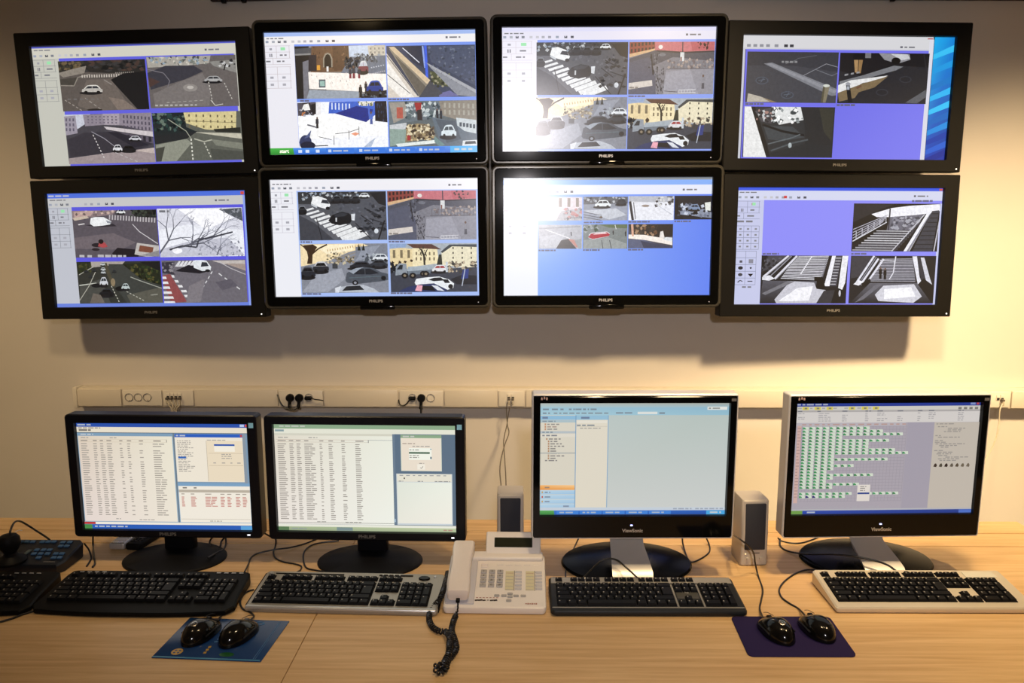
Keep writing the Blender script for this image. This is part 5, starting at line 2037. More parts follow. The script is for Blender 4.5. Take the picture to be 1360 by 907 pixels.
# ------------------------------------------------------------------ keyboards
M_KEY = mat('black_key', (0.006, 0.006, 0.007), 0.45, spec=0.18)
M_KEYMARK = mat('key_legend_and_glint', (0.35, 0.33, 0.3), 0.5)  # pale legend mark; the small glints of light on the keys are painted with it
M_KBLK = mat('black_keyboard_shell', (0.0035, 0.0035, 0.0035), 0.5, spec=0.12)
M_KGREY = mat('grey_silver_shell', (0.34, 0.32, 0.28), 0.35, metal=0.35)
M_KSIL = mat('bright_silver_edge', (0.55, 0.55, 0.54), 0.28, metal=0.5)
M_KBEIGE = mat('champagne_silver_shell', (0.66, 0.59, 0.47), 0.36, metal=0.25)
M_KCHAR = mat('charcoal_shell', (0.014, 0.015, 0.016), 0.45, spec=0.3)
U = 0.0190
_keys = {}


def key_mesh(w, h, tall=.0062):
    k = (round(w, 3), round(h, 3), tall)
    if k not in _keys:
        kw, kh = w * U - .0012, h * U - .0012
        mb = MB()
        a = [(-kw / 2, -kh / 2, 0), (kw / 2, -kh / 2, 0), (kw / 2, kh / 2, 0), (-kw / 2, kh / 2, 0)]
        b = [(-kw / 2 + .0022, -kh / 2 + .0018, tall), (kw / 2 - .0022, -kh / 2 + .0018, tall), (kw / 2 - .0022, kh / 2 - .0030, tall + .0006), (-kw / 2 + .0022, kh / 2 - .0030, tall + .0006)]
        mb.loops([a, b])
        x, y = -kw / 2 + .0042, kh / 2 - .0062
        if w < 3:
            z = tall + .00062
            mb.raw([(x, y - .0028, z), (x + .0026, y - .0028, z), (x + .0026, y + .0008, z), (x, y + .0008, z)], [[0, 1, 2, 3]], mi=1)
        me = mb.mesh('key', smooth=False)
        me.materials.append(M_KEY)
        me.materials.append(M_KEYMARK)
        _keys[k] = me
    return _keys[k]


FH, FG = .8, .5


def layout(frow=True, fgap=FG, nav=15.3, num=18.6):
    o = []
    y = 0
    if frow:
        o.append((0, 0, 1, FH))
        for b in (2, 6.5, 11):
            for i in range(4):
                o.append((b + i, 0, 1, FH))
        for i in range(3):
            o.append((nav + i, 0, 1, FH))
        y = FH + fgap
    for i in range(13):
        o.append((i, y, 1, 1))
    o.append((13, y, 2, 1))
    o.append((0, y + 1, 1.5, 1))
    for i in range(12):
        o.append((1.5 + i, y + 1, 1, 1))
    o.append((13.5, y + 1, 1.5, 2))
    o.append((0, y + 2, 1.75, 1))
    for i in range(11):
        o.append((1.75 + i, y + 2, 1, 1))
    o.append((12.75, y + 2, .75, 1))
    o.append((0, y + 3, 2.25, 1))
    for i in range(10):
        o.append((2.25 + i, y + 3, 1, 1))
    o.append((12.25, y + 3, 2.75, 1))
    x = 0
    for w in (1.25, 1.25, 1.25, 6.25, 1.25, 1.25, 1.25, 1.25):
        o.append((x, y + 4, w, 1))
        x += w
    for r in (0, 1):
        for i in range(3):
            o.append((nav + i, y + r, 1, 1))
    o.append((nav + 1, y + 3, 1, 1))
    for i in range(3):
        o.append((nav + i, y + 4, 1, 1))
    for i in range(4):
        o.append((num + i, y, 1, 1))
    for r in (1, 2, 3):
        for i in range(3):
            o.append((num + i, y + r, 1, 1))
    o.append((num + 3, y + 1, 1, 2))
    o.append((num + 3, y + 3, 1, 2))
    o.append((num, y + 4, 2, 1))
    o.append((num + 2, y + 4, 1, 1))
    return o


def keyboard(label, loc, rz, w, d, z_front, z_rear, outline, shell, kx, ky, lay=None, su=1.0, wells=None, well_mat=None, edge=None, sv=1.0, xmax=99):
    """outline: xy points around the shell; kx, ky: top left of the key field"""
    t = thing('keyboard', label, 'keyboard', loc, (0, 0, R(rz)))
    sl = (z_rear - z_front) / d
    zt = lambda y: z_front + (y + d / 2) * sl
    mb = MB()
    ins = []
    cx = sum(p[0] for p in outline) / len(outline)
    cy = sum(p[1] for p in outline) / len(outline)
    for x, y in outline:
        v = Vector((cx - x, cy - y))
        v = v / v.length * .004
        ins.append((x + v.x, y + v.y))
    mb.loops([[(x, y, .0015) for x, y in ins], [(x, y, .005) for x, y in outline], [(x, y, zt(y) - .003) for x, y in outline], [(x, y, zt(y)) for x, y in ins]])
    mb.build('shell', shell, t, ang=25)
    ax = math.atan(sl)
    if wells:
        for x0, y0, x1, y1 in wells:
            c = MB().box((0, 0, .0008), (x1 - x0, (y1 - y0), .0022), .0008, 1)
            c.build('key_well', well_mat or M_KBLK, t, loc=((x0 + x1) / 2, (y0 + y1) / 2, zt((y0 + y1) / 2)), rot=(ax, 0, 0))
    for (x, y, kw, kh) in (lay or layout()):
        px = kx + (x + kw / 2) * U * su
        py = ky - (y + kh / 2) * U * sv
        if px > xmax:
            continue
        o = bpy.data.objects.new('key', key_mesh(kw * su, kh * sv))
        COL.objects.link(o)
        o.parent = t
        o.location = (px, py, zt(py) + .0008)
        o.rotation_euler = (ax, 0, 0)
    return t, zt, ax


def rr_xy(w, d, r, n=4):
    return [(x, y) for x, y in rrect(w, d, r, n)]


def bulge(w, d, r=.02, front=.02, side=.012):
    """keyboard outline with a bowed front edge"""
    o = []
    n = 14
    for i in range(n + 1):
        t = i / n
        x = -w / 2 + side + (w - 2 * side) * t
        o.append((x, -d / 2 + front * (2 * t - 1) ** 2))
    o += [(w / 2 + side * .2, -d / 2 + front + .02), (w / 2 - side * .3, -d / 2 + front + .06), (w / 2 - side * .6, d / 2 - .02), (w / 2 - side, d / 2 - .004), (w / 2 - side - .01, d / 2)]
    o += [(-w / 2 + side + .01, d / 2), (-w / 2 + side, d / 2 - .004), (-w / 2 + side * .6, d / 2 - .02), (-w / 2 + side * .3, -d / 2 + front + .06), (-w / 2 - side * .2, -d / 2 + front + .02)]
    return o


def dashes(t, zt, ax, y, xs, w=.011, m=M_KSIL, name='media_key', h=.003):
    for x in xs:
        MB().box((0, 0, .001), (w, h, .002), .0006, 1).build(name, m, t, loc=(x, y, zt(y)), rot=(ax, 0, 0))


def well_rects(kx, ky, su, sv, nav=15.3, num=18.6, m=.0012):
    y0 = FH + FG
    r = [(a, 0, b, FH) for a, b in ((0, 1), (2, 6), (6.5, 10.5), (11, 15), (nav, nav + 3))]
    r += [(0, y0, 15, y0 + 5), (nav, y0, nav + 3, y0 + 2), (nav, y0 + 4, nav + 3, y0 + 5), (nav + 1, y0 + 3, nav + 2, y0 + 4), (num, y0, num + 4, y0 + 5)]
    return [(kx + a * U * su - m, ky - d * U * sv - m, kx + c * U * su + m, ky - b * U * sv + m) for a, b, c, d in r]


# black bowed keyboard under the left monitor
t, zt, ax = keyboard('wide all-black keyboard with a bowed front edge below the left monitor', (-.910, 1.709, ZD), -.6, .478, .178, .012, .032, bulge(.478, .178, front=.014), M_KBLK, -.2165, .072, sv=.96)
dashes(t, zt, ax, .0795, (-.200, -.181, -.162, -.143))
dashes(t, zt, ax, .0795, (.150, .169, .188, .207))

# the one cut off by the left edge of the picture
t, zt, ax = keyboard('black keyboard partly out of view at the far left, in front of the joystick panel', (-1.392, 1.706, ZD), -.6, .478, .178, .012, .032, bulge(.478, .178, front=.014), M_KBLK, -.2165, .066, sv=.96)
dashes(t, zt, ax, .0775, (.120, .139, .158, .177))

# grey-silver multimedia keyboard
W2, D2 = .458, .157
t, zt, ax = keyboard('grey and silver multimedia keyboard with black keys below the second monitor', (-.4165, 1.7205, ZD), -2.0, W2, D2, .013, .029, rr_xy(W2, D2, .008), M_KGREY, -.2165, .0555, su=.975, sv=.96, wells=well_rects(-.2165, .0555, .975, .96))
MB().box((0, 0, 0), (W2 - .004, .012, .011), .004, 3).build('front_edge', M_KSIL, t, loc=(0, -D2 / 2 + .006, .0105))
for sx in (-1, 1):
    MB().box((0, 0, 0), (.006, D2 - .02, .012), .002).build('side_edge', M_KBLK, t, loc=(sx * (W2 / 2 - .001), .005, .0135), rot=(ax, 0, 0))
MB().box((0, 0, .001), (.175, .0035, .002), .0008, 1).build('groove_bar', M_KBLK, t, loc=(-.115, .0665, zt(.0665)), rot=(ax, 0, 0))
MB().box((0, 0, .001), (.086, .005, .002), .0008, 1).build('media_strip', M_KBLK, t, loc=(.105, .0665, zt(.0665)), rot=(ax, 0, 0))
for x in (.072, .086, .100, .114):
    MB().cyl((0, 0, 0), (0, 0, .0032), .0022, n=10).build('media_button', M_KSIL, t, loc=(x, .0665, zt(.0665)), rot=(ax, 0, 0))
MB().lathe([(.0145, 0), (.0145, .0025), (.0125, .004), (0, .0045)], 24, None, 1.0, .62).build('volume_dial', M_GLOSS, t, loc=(.178, .056, zt(.056)), rot=(ax, 0, 0))
MB().cyl((0, 0, 0), (0, 0, .003), .003, n=10).build('power_button', M_KSIL, t, loc=(.204, .064, zt(.064)), rot=(ax, 0, 0))
MB().cyl((0, 0, 0), (0, 0, .003), .005, n=12).build('sleep_button', M_KSIL, t, loc=(-.214, .067, zt(.067)), rot=(ax, 0, 0))

# charcoal keyboard with a silver top
W3, D3 = .458, .148
t, zt, ax = keyboard('charcoal keyboard with a silver strip along the top, right of the telephone', (.3035, 1.712, ZD), .3, W3, D3, .014, .027, rr_xy(W3, D3, .010), M_KCHAR, -.2135, .0635, su=.99, sv=.97)
MB().box((0, 0, .0002), (W3 - .010, .026, .0022), .001, 1).build('silver_top_strip', M_KGREY, t, loc=(0, .0575, zt(.0575)), rot=(ax, 0, 0))
MB().box((0, 0, .0002), (W3 - .006, .003, .0022), .001, 1).build('silver_front_line', M_KGREY, t, loc=(0, -.0585, zt(-.0585)), rot=(ax, 0, 0))
for x in (.0715, .1338):
    MB().box((0, 0, .0002), (.0045, .095, .0018), .0008, 1).build('divider', M_KGREY, t, loc=(x, -.008, zt(-.008)), rot=(ax, 0, 0))
MB().box((0, 0, .0002), (.053, .030, .0018), .0008, 1).build('logo_plate', mat('bronze_grey_plate', (.09, .085, .07), .35, metal=.3), t, loc=(.1025, -.007, zt(-.007)), rot=(ax, 0, 0))
text_mesh('logo', 'hp', .010, M_LOGOW, t, (.1025, .001, zt(.001) + .0022), rot=(ax, 0, 0), extrude=.0002)

# champagne keyboard at the right
W4, D4 = .472, .152
t, zt, ax = keyboard('champagne-silver keyboard with black keys at the right end, raised at the back', (.981, 1.7365, ZD), .2, W4, D4, .015, .036, rr_xy(W4, D4, .006), M_KBEIGE, -.2215, .0610, su=.985, sv=.965, wells=well_rects(-.2215, .0610, .985, .965))
MB().box((0, 0, .0008), (.078, .024, .002), .001, 1).build('label_panel', mat('pale_label_panel', (.6, .58, .5), .4), t, loc=(.1745, .0555, zt(.0555)), rot=(ax, 0, 0))
text_mesh('logo', 'hp', .010, mat('dark_print', (.03, .025, .02), .5), t, (.0, .0685, zt(.0685) + .0004), rot=(ax, 0, 0), extrude=.0002, bold=.0003)
MB().box((0, 0, 0), (W4 - .002, .004, .010), .0015).build('front_edge', M_KBEIGE, t, loc=(0, -D4 / 2 + .001, .0085))
for sx in (-1, 1):
    MB().box((0, 0, .0), (.03, .008, .012), .001).build('foot', M_KBLK, t, loc=(sx * .19, .06, .0062))

# ------------------------------------------------------------------ joystick control panel at the far left
t = thing('joystick_panel', 'dark camera control panel with a joystick and blue keys at the far left', 'control panel', (-1.43, 1.897, ZD), (0, 0, 0))
w, d = .47, .116
mb = MB()
ol = [(-w / 2, -d / 2), (w / 2 - .01, -d / 2), (w / 2, -d / 2 + .02), (w / 2, d / 2 - .01), (w / 2 - .01, d / 2), (-w / 2, d / 2)]
ztp = lambda y: .027 + (y + d / 2) / d * .019
mb.loops([[(x * .985, y * .985, .001) for x, y in ol], [(x, y, ztp(y) - .005) for x, y in ol], [(x * .985, y * .97, ztp(y)) for x, y in ol]])
mb.build('housing', mat('blue_black_housing', (.007, .010, .018), .4), t)
axp = math.atan(.019 / d)
M_BKEY = mat('blue_grey_key', (.045, .12, .26), .45)
def PXY(px, py):
    q = D(px, py, ZD + .040)
    return q.x + 1.43, min(max(q.y - 1.897, -d / 2 + .012), d / 2 - .012)


for (px, py) in [(28, 722), (36, 722), (44, 722), (57, 722), (64.5, 722), (72, 722), (84, 722.5), (93, 722.5), (81, 726.2), (89, 726.2),
                 (49, 730), (58, 730), (66, 730), (45, 733.7), (54, 733.7), (63, 733.7), (74, 733.7), (82, 733.7), (51, 737.5), (71, 737.5), (79, 737.5)]:
    x, y = PXY(px, py)
    MB().box((0, 0, .002), (.0135, .0105, .005), .0015, 1).build('panel_key', M_BKEY, t, loc=(x, y, ztp(y)), rot=(axp, 0, 0))
x, y = PXY(35, 733)
MB().box((0, 0, .002), (.011, .030, .004), .002).build('rocker_key', mat('grey_rocker', (.06, .09, .1), .5), t, loc=(x, y, ztp(y)), rot=(axp, 0, R(-12)))
x, y = PXY(63, 742.5)
MB().box((0, 0, .0005), (.030, .003, .0012)).build('nameplate', M_LOGO, t, loc=(x, y, ztp(y)), rot=(axp, 0, 0))
jx, jy = PXY(13, 742)
MB().lathe([(.036, 0), (.037, .006), (.030, .014), (.018, .020), (.014, .026)], 28).build('joystick_boot', M_BLACK, t, loc=(jx, jy, ztp(jy)))
MB().lathe([(.012, .02), (.015, .028), (.022, .038), (.026, .05), (.0245, .066), (.018, .074), (.0, .077)], 28).build('joystick_knob', M_BLACK, t, loc=(jx, jy, ztp(jy)))

# ------------------------------------------------------------------ mouse mats
def mouse_mat(label, c, w, d, rz, skew, r, m, th=.003):
    t = thing('mouse_mat', label, 'mouse mat', (c[0], c[1], ZD), (0, 0, R(rz)))
    ol = [(x + y * skew, y) for x, y in rrect(w, d, r, 5)]
    mb = MB().loops([[(x, y, 0.0004) for x, y in ol], [(x, y, th) for x, y in ol], [(x * .996, y * .994, th + .0004) for x, y in ol]])
    mb.build('pad', m, t, ang=60)
    return t


M_PADN = mat('navy_cloth', (.022, .014, .065), .8, noise=.15, nscale=900, spec=.15)
M_PADB = mat('glossy_blue_print', (.010, .045, .15), .25, noise=.25, nscale=6)
mouse_mat('plain navy cloth mouse mat on the right', (.603, 1.557), 0.229, .163, .3, .05, .012, M_PADN)
t = mouse_mat('shiny blue printed mouse mat on the left', (-.651, 1.534), .236, .164, -3.2, .012, .0015, M_PADB, .0016)
zp = .0022


def flat(name, mb, m, loc, rot=0):
    return mb.build(name, m, t, loc=(loc[0], loc[1], zp), rot=(0, 0, rot))


M_PY = mat('yellow_print', (.55, .33, .03), .4)
M_PL = mat('light_blue_print', (.04, .16, .36), .4)
flat('round_emblem', MB().cyl((0, 0, 0), (0, 0, .0004), .012, n=28), M_PY, (-.075, -.058))
for k in range(4):
    a = R(45 + 90 * k)
    flat('emblem_dot', MB().cyl((0, 0, .0004), (0, 0, .0007), .0026, n=10), mat('emblem_blue', (.01, .05, .2), .4), (-.075 + .006 * math.cos(a), -.058 + .006 * math.sin(a)))
for k in range(3):
    flat('yellow_mark', MB().box((0, 0, .0002), (.006, .007, .0004)), M_PY, (-.014 + k * .0, -.058 + k * .011), .2)
for k in range(9):
    flat('print_mark', MB().box((0, 0, .0002), (.007, .005, .0004)), M_PL, (-.010 + .002 * (k % 3) + .011 * (k // 5), -.015 + k * .011), .3)
flat('edge_line', MB().box((0, 0, .0002), (.0012, .15, .0004)), M_PL, (.098, 0))
flat('edge_line', MB().box((0, 0, .0002), (.0008, .15, .0004)), M_PL, (.102, 0))
flat('green_print', MB().lathe([(.016, 0), (.016, .0004), (0, .0005)], 24, None, 1, .5), mat('green_ink', (.01, .10, .02), .4), (.035, -.062))
flat('ring_print', MB().loops([[(r * math.cos(a * math.pi / 12), r * .6 * math.sin(a * math.pi / 12), z) for a in range(24)] for r, z in ((.012, 0), (.012, .0005), (.008, .0005), (.008, 0))], closed=True), M_PL, (.055, .066))
flat('bottom_band', MB().box((0, 0, .0002), (.232, .004, .0004)), mat('cyan_edge', (.03, .22, .4), .35), (-.002, -.079))

# ------------------------------------------------------------------ mice
M_MOUSE = mat('gloss_black_mouse', (.004, .0035, .003), .13, spec=.4)


def mouse(label, px, py, rz, badge, zbase, wheel_light):
    c = D(px, py, zbase)
    t = thing('computer_mouse', label, 'mouse', (c.x, c.y, zbase), (0, 0, R(rz)))
    L, Wd, Hh = .112, .066, .038
    mb = MB()
    nu, nv = 28, 10
    ls = []
    for j in range(nv + 1):
        ph = j / nv * math.pi / 2
        rr = math.cos(ph) ** .72
        zz = math.sin(ph) ** .9
        l = []
        for i in range(nu):
            a = 2 * math.pi * i / nu
            ca, sa = math.cos(a), math.sin(a)
            y = sa * L / 2 * rr
            yy = sa
            wd = Wd / 2 * (1 - .06 * max(0, yy)) * (1 - .06 * math.exp(-((yy - .05) / .35) ** 2))
            x = ca * wd * rr * (1.03 if abs(ca) > .5 else 1)
            hump = Hh * (1 - .22 * ((y / L) - (-.12)) ** 2 * 6) if y > -.12 * L else Hh
            l.append((x, y, max(.0015, zz * hump * (1 - .28 * max(0, y / (L / 2)))) if j else .0015))
        ls.append(l)
    mb.loops(ls)
    mb.build('shell', M_MOUSE, t, ang=60)
    MB().tube([(0, .012, .036), (0, .034, .0315), (0, .05, .0235)], .0007, 6).build('button_gap', M_HOLE, t)
    MB().cyl((-.0035, .026, .0205), (.0035, .026, .0205), .0085, n=18).build('scroll_wheel', M_LOGO if wheel_light else M_DARKGREY, t)
    for sx in (-1, 1):
        MB().tube([(sx * .0305, -.025, .014), (sx * .0297, .0, .0150), (sx * .028, .026, .013)], .002, 6).build('side_seam', M_DARKGREY, t)
    if badge:
        M = Matrix.Translation((.0, -.022, .0372)) @ Matrix.Rotation(R(16), 4, 'X')
        b = MB().lathe([(.0075, -.002), (.0075, .0008), (.006, .0014), (0, .0014)], 24, M).build('round_badge', M_METAL, t)
        MB().lathe([(.0042, .0012), (.0042, .0018), (.003, .0018), (.003, .0012)], 18, M).build('badge_mark', M_DARKGREY, b)
    return t


mouse('glossy black mouse with a round silver badge, left one on the printed blue mat', 268, 843, -14, True, ZD + .0025, False)
mouse('glossy black mouse, right one on the printed blue mat', 318, 845, -18, False, ZD + .0025, True)
mouse('glossy black mouse with a round silver badge, left one on the plain navy mat', 1030, 841, 14, True, ZD + .004, False)
mouse('glossy black mouse, right one on the plain navy mat', 1084, 838, 10, False, ZD + .004, False)

# ------------------------------------------------------------------ loudspeakers
M_SPK = mat('beige_grey_plastic', (.52, .47, .40), .4)
M_GRILLE = mat('blue_grey_cloth', (.030, .032, .042), .9, noise=.5, nscale=700, bump=.4)


def speaker(label, loc, rz, h, knobs):
    t = thing('loudspeaker', label, 'speaker', loc, (0, 0, R(rz)))
    w, d = .073, .085
    mb = MB()
    ls = []
    for z, sw, y0, y1 in ((0, w * .97, -d * .45, d * .42), (.004, w, -d * .5, d * .45), (h * .5, w, -d * .5, d * .47), (h - .004, w * .99, -d * .44, d * .47), (h, w * .95, -d * .40, d * .42)):
        ls.append([(x * sw / w, (y0 + y1) / 2 + y * (y1 - y0) / d, z) for x, y in rrect(w, d, .008, 4)])
    mb.loops(ls)
    mb.build('cabinet', M_SPK, t)
    zg = h * .60
    gh = h * .70
    tl = R(-2.2)
    MB().box((0, 0, 0), (w * .76, .006, gh), .004, 2).build('grille', M_GRILLE, t, loc=(0, -d * .475, zg), rot=(tl, 0, 0))
    if knobs:
        for x, r in ((-.018, .0042), (-.001, .0042), (.019, .0062)):
            MB().cyl((x, -d * .49, h * .115), (x, -d * .49 - .006, h * .115), r, r * .85, 18).build('knob', M_SPK, t)
        MB().cyl((-.024, -d * .5, h * .19), (-.024, -d * .5 - .001, h * .19), .0018, n=10).build('power_light', mat('warm_indicator', (1, .75, .4), .3, emit=1.0), t)
        MB().box((0.004, -d * .5, h * .2), (.02, .001, .003)).build('nameplate', M_LOGO, t)
    else:
        MB().box((0, -d * .5, h * .12), (.02, .001, .003)).build('nameplate', M_LOGO, t)
    return t


sp = AT(678, 700, 1.965)
speaker('beige loudspeaker with dark cloth grille standing behind the telephone', (sp.x, 1.985, ZD), 0, .182, False)
sp = D(1001, 751)
speaker('beige loudspeaker with three knobs between the two right monitors', (sp.x - .003, sp.y + .040, ZD), 3, .182, True)

# ------------------------------------------------------------------ remote controls under the left monitor
def remote(label, p0, p1, w, m, dark):
    a, b = D(*p0), D(*p1)
    v = b - a
    L = v.length
    rz = math.atan2(v.y, v.x) - math.pi / 2
    t = thing('remote_control', label, 'remote control', ((a.x + b.x) / 2, (a.y + b.y) / 2, ZD), (0, 0, rz))
    MB().box((0, 0, .011), (w, L, .020), .006, 3).build('shell', m, t)
    if dark:
        MB().lathe([(.014, 0), (.014, .002), (.010, .002), (.010, .0)], 20).build('ring_key', M_LOGO, t, loc=(0, -L * .1, .0212))
        for i in range(3):
            for k in range(3):
                MB().box((0, 0, .001), (.007, .006, .002), .0006, 1).build('remote_key', M_DARKGREY, t, loc=((i - 1) * .011, -L * .36 + k * .011, .021))
    else:
        for i in range(3):
            for k in range(4):
                MB().box((0, 0, .001), (.008, .006, .002), .0006, 1).build('remote_key', M_DARKGREY, t, loc=((i - 1) * .012, -L * .15 + k * .012, .021))
        MB().box((0, -L * .42, .0205), (w * .8, L * .12, .002), .001).build('chrome_tip', M_METAL, t)
    return t


remote('silver remote control with a bright tip under the left monitor', (155, 731), (187, 706), .045, M_SILVER, False)
remote('black remote control with a ring of keys beside the silver one', (176, 732), (214, 707), .045, M_BLACK, True)


# ------------------------------------------------------------------ telephone
M_PHONE = mat('ivory_phone_plastic', (.84, .78, .71), .35)
M_PHONE2 = mat('pinkish_ivory_handset', (.84, .76, .69), .32)
M_PGREY = mat('grey_phone_key', (.42, .40, .38), .4)
M_PAPER = mat('yellowed_label_paper', (.68, .63, .42), .7)
M_PINK = mat('pale_blue_grey_key', (.56, .54, .54), .4)
M_INK = mat('dark_ink', (.05, .035, .02), .6)
M_RINK = mat('reddish_ink', (.42, .2, .15), .6)
PW, PD = .244, .200
t = thing('telephone', 'ivory desk telephone with a tilted display and coiled cord', 'telephone', (-.056, 1.745, ZD), (0, 0, R(-.8)))
pz = lambda y: .018 + (y + PD / 2) / PD * .042
pax = math.atan(.042 / PD)
ol = rrect(PW, PD, .010, 4)
MB().loops([[(x * .98, y * .98, .002) for x, y in ol], [(x, y, pz(y) - .008) for x, y in ol], [(x * .99, y * .99, pz(y) - .002) for x, y in ol], [(x * .975, y * .97, pz(y)) for x, y in ol]]).build('base', M_PHONE, t)


def on(name, mb, m, x, y, dz=0.0, parent=None, rz=0):
    return mb.build(name, m, parent or t, loc=(x, y, pz(y) + dz), rot=(pax, 0, rz))


on('rear_ridge', MB().box((0, 0, .005), (PW - .012, .030, .012), .005, 3), M_PHONE, 0, .084)
# display flap standing up at the back
dm = Matrix.Translation((.040, .088, .060)) @ Matrix.Rotation(R(52), 4, 'X')
disp = MB().box((0, .028, 0), (.142, .068, .014), .005, 3, dm).build('display_flap', M_PHONE, t)
MB().box((0, .033, .0075), (.098, .025, .0016), .0006, 1, dm).build('display_glass', mat('dark_green_lcd', (.018, .020, .010), .2), disp)
# cradle tray and handset
on('cradle', MB().box((0, 0, .001), (.068, .172, .006), .004, 2), mat('cool_grey_cradle', (.62, .60, .62), .4), -.083, -.006)
hs = MB()
ls = []
for yy, zz, w2, th in ((-.092, .018, .045, .016), (-.088, .022, .051, .026), (-.06, .026, .054, .030), (-.02, .032, .049, .022), (.03, .034, .049, .022), (.07, .030, .055, .030), (.100, .026, .054, .028), (.106, .022, .046, .016)):
    o2 = []
    for a, b in rrect(w2, th, min(.008, th * .4), 4):
        o2.append((a, yy, zz + b))
    ls.append(o2)
hs.loops(ls)
h_o = on('handset', hs, M_PHONE2, -.086, .002)
# keypad
for r in range(4):
    for c in range(3):
        k = on('phone_key', MB().box((0, 0, .002), (.0150, .0125, .004), .0012, 1), M_PGREY, -.032 + c * .0205, .0266 - r * .0170)
        text_mesh('key_digit', '123456789*0#'[r * 3 + c], .009, M_INK, k, (0, 0, .0041), rot=(0, 0, 0), extrude=.0001)
for y in (.056, .046):
    on('function_key', MB().box((0, 0, .0015), (.017, .0065, .003), .001, 1), M_PHONE2, -.032, y)
for x in (.008, .030, .053, .076, .1):
    on('soft_key', MB().box((0, 0, .001), (.017, .006, .002), .0008, 1), M_PHONE, x, .056)
for x0 in (.0342, .0842):
    on('label_strip', MB().box((0, 0, .0006), (.0205, .072, .0012), .0004, 1), M_PAPER, x0 - .0015, -.004)
    on('strip_groove', MB().box((0, 0, .0006), (.0012, .074, .0014)), M_INK, x0 + .0102, -.004)
    for i in range(6):
        on('memory_key', MB().box((0, 0, .0012), (.0165, .0075, .0028), .001, 1), M_PINK, x0 + .0205, .0266 - i * .0121)
        on('label_line', MB().box((0, 0, .0012), (.018, .0012, .0004)), M_RINK if i == 0 else M_PGREY, x0 - .0015, .0225 - i * .0121)
for x, y in ((.004, -.060), (.021, -.060), (.0355, -.053), (.0355, -.0635), (.050, -.060), (.067, -.060), (.033, -.0765)):
    on('navigation_key', MB().box((0, 0, .0015), (.013, .0065, .003), .0015, 2), M_PGREY, x, y)
# hand-written note and the maker's mark, illegible in the photograph
for i, (w2, hh) in enumerate(((.009, .0045), (.010, .005), (.007, .004), (.005, .0022), (.008, .0042), (.009, .005))):
    on('handwritten_note', MB().box((0, 0, .0002), (w2, hh, .0004)), M_INK, -.043 + i * .0088, -.0755 + .0006 * (i % 2), rz=.2)
for i in range(7):
    on('faint_note', MB().box((0, 0, .0002), (.005, .002, .0004)), M_RINK, -.043 + i * .008, -.0665)
for i in range(6):
    on('maker_mark', MB().box((0, 0, .0002), (.0036, .0045 if i % 2 else .003, .0004)), M_RINK, .074 + i * .0048, -.0855)

# coiled handset cord
pathpx = [(608, 799, .775), (608, 808, .762), (606, 816, .748), (602, 826, .747), (600, 838, .747), (604, 850, .748), (606, 861, .748), (600, 871, .749), (594, 879, .75), (592, 888, .748), (585, 893, .747), (579, 889, .750), (581, 883, .755), (588, 884, .757), (592, 876, .757), (596, 868, .757), (597, 856, .757), (597, 846, .756), (592, 839, .749), (583, 838, .747), (574, 832, .747), (570, 822, .747), (572, 811, .748), (578, 803, .752), (584, 796, .768), (588, 786, .772), (592, 774, .766), (595, 760, .752)]
P = [D(x, y, z) for x, y, z in pathpx]
# resample
dense = []
for i in range(len(P) - 1):
    a, b, c, d_ = P[max(i - 1, 0)], P[i], P[i + 1], P[min(i + 2, len(P) - 1)]
    for k in range(12):
        u = k / 12
        dense.append(.5 * ((2 * b) + (c - a) * u + (2 * a - 5 * b + 4 * c - d_) * u * u + (3 * b - a - 3 * c + d_) * u ** 3))
dense.append(P[-1])
acc = [0.0]
for a, b in zip(dense, dense[1:]):
    acc.append(acc[-1] + (b - a).length)
tot = acc[-1]
cord = []
pitch, steps, rad = .0078, 10, .0054
n = int(tot / pitch * steps)
up = Vector((0, 0, 1))
ii = 0
for q in range(n + 1):
    s_ = tot * q / n
    while ii < len(acc) - 2 and acc[ii + 1] < s_:
        ii += 1
    u = (s_ - acc[ii]) / max(acc[ii + 1] - acc[ii], 1e-9)
    p = dense[ii].lerp(dense[ii + 1], u)
    tg = (dense[min(ii + 2, len(dense) - 1)] - dense[max(ii - 1, 0)]).normalized()
    up = (up - tg * up.dot(tg)).normalized()
    b = tg.cross(up)
    ang = 2 * math.pi * q / steps
    r_ = rad * min(1, max(.05, (s_ - .018) / .02))
    cord.append(p + (up * math.cos(ang) + b * math.sin(ang)) * r_)
cz = thing('coiled_cord', 'black coiled telephone cord bunched up on the desk in front of the phone', 'cord', (P[0].x, P[0].y, ZD))
o0 = Vector(cz.location)
MB().tube([p - o0 for p in cord], .0021, 6, smooth=0).build('coil', M_CABLE, cz)
MB().box(tuple(P[0] - o0 + Vector((0, .002, .002))), (.009, .012, .007), .001).build('cord_plug', M_BLACK, cz)

# ------------------------------------------------------------------ loose cables on the desk
def cable(label, pts, r=.0022, m=None):
    Q = [D(x, y, ZD + z) for x, y, z in pts]
    o = MB().tube([p - Q[0] for p in Q], r, 8).build('cable', m or M_CABLE, loc=Q[0])
    tagit(o, label, 'cable')
    return o


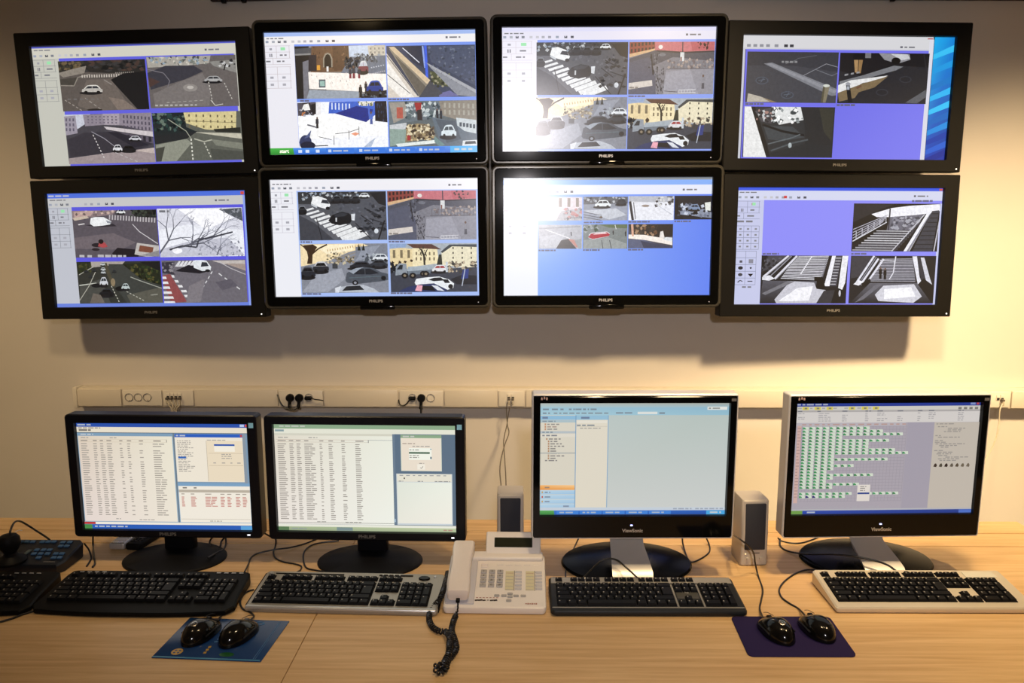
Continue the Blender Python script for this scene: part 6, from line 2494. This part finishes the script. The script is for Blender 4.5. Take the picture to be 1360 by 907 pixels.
h0 = .0024
cable('black cable arching from the joystick knob over the back of the control panel', [(13, 712, .10), (14, 704, .115), (19, 694, .12), (26, 692, .11), (36, 697, .09), (50, 706, .066), (61, 713, .054), (66, 717, .049)], .0026)
cable('thin black cable curving down beside the control panel at the left', [(112, 722, .03), (118, 730, .02), (121, 740, h0), (119, 746, h0), (115, 752, h0)])
cable('black cable dropping behind the left edge of the left monitor', [(123.5, 706, .06), (123.5, 722, h0), (124.5, 738, h0), (126, 748, h0), (123, 753, h0)], .0026)
cable('black cable lying across the front left corner of the desk', [(64, 801, .006), (57, 806, h0), (46, 811, h0), (30, 816, h0), (14, 822, h0), (-12, 829, h0)], .0026)
cable('looped black cable under the right side of the left monitor', [(284, 712, .03), (279, 718, .012), (279, 725, .008), (285, 729, .006), (292, 726, .008), (294, 719, .014), (299, 714, .02), (300, 722, .01), (297, 729, .006), (288, 734, .012), (276, 741, .02)], .0026)
cable('long black cable running from behind the second monitor to the black keyboard', [(420, 716, h0), (405, 722, h0), (386, 727, .006), (364, 730, .0085), (342, 735, h0), (333, 741, h0), (330, 749, h0), (325, 759, .02)])
cable('black cable dropping between the two left monitors and bending right', [(348, 706, .06), (358, 712, .035), (366, 716, .02), (365.5, 726, h0), (363, 733, h0), (366, 741, h0), (376, 746, h0), (392, 749, h0), (400, 752, h0), (399, 757, h0), (394, 760, .02)])
cable('black cable curving round to the base of the second monitor', [(450, 718, h0), (425, 721, h0), (412, 725, h0), (404, 733, h0), (403, 744, h0), (407, 754, h0), (418, 757, h0), (430, 759, h0)])
cable('black mouse cable squeezed between the black and the grey keyboards', [(337, 783, h0), (328, 786, h0), (322, 792, h0), (319, 801, h0), (323, 809, h0), (332, 813, h0), (337, 818, h0), (333, 823, .012), (325, 831, .02)])
cable('black mouse cable running out from under the black keyboard', [(318, 780, h0), (314, 792, h0), (304, 806, h0), (294, 818, h0), (286, 826, .016), (281, 831, .02)])
cable('thin black cable leaving the silver monitor base on the left', [(770, 712, .02), (765, 722, h0), (758, 738, h0), (753, 752, h0), (751, 762, h0), (752, 772, h0)], .002)
cable('black keyboard cable arching over the foot of the silver monitor', [(772, 770, .02), (785, 757, .035), (797, 746, .048), (809, 742, .056), (820, 744, .056), (832, 754, .048), (842, 763, .034), (850, 771, .022)], .0022)
cable('black cable hanging in a V right of the silver monitor stand', [(906, 712, .03), (907, 722, .012), (911, 736, h0), (916, 745, h0), (922, 746, h0), (934, 740, h0), (942, 733, h0), (942, 724, h0), (938, 714, .02)])
cable('black mouse cable draped over the right loudspeaker down to the mat', [(975, 711, .075), (984, 717, .105), (994, 725, .09), (1001, 735, .06), (1003, 748, .03), (1007, 765, h0), (1013, 783, h0), (1011, 797, h0), (1009, 808, h0), (1013, 819, .014), (1018, 826, .022)], .0022)
cable('black mouse cable looping out from behind the champagne keyboard to the mat', [(1084, 757, .012), (1070, 757, h0), (1056, 762, h0), (1042, 772, h0), (1035, 783, h0), (1038, 793, h0), (1048, 801, h0), (1060, 808, h0), (1068, 816, .012), (1073, 824, .022)], .0023)
cable('black keyboard cable passing in front of the right monitor stand', [(1036, 716, .006), (1036, 724, h0), (1042, 730, h0), (1056, 734, .006), (1078, 736, .024), (1105, 736, .044), (1135, 739, .052), (1160, 744, .05), (1178, 750, .042), (1190, 758, .032)], .0026)
cable('thin black cable sagging behind the lower left corner of the right monitor', [(1033, 714, .01), (1037, 718, h0), (1050, 721, h0), (1064, 721, h0), (1078, 717, h0), (1092, 711, h0)], .002)

# white cable tag lying on the rear strip behind the joystick panel
c = D(36, 706, ZD)
t = thing('cable_tag', 'small crumpled white cable tag behind the joystick panel', 'tag', (c.x, c.y, ZD))
M_TAG = mat('white_tag', (.7, .68, .64), .5)
MB().loops([[(x, y - .006, z), (x, y + .006, z), (x, y + .006, z + .0012), (x, y - .006, z + .0012)] for x, z in ((-.016, .0006), (-.008, .004), (.002, .0015), (.010, .006), (.018, .003))]).build('tag_strip', M_TAG, t)
MB().tube([(-.014, 0, .003), (-.022, -.004, .006), (-.028, -.012, .0035)], .0012, 6).build('tag_tie', M_TAG, t)
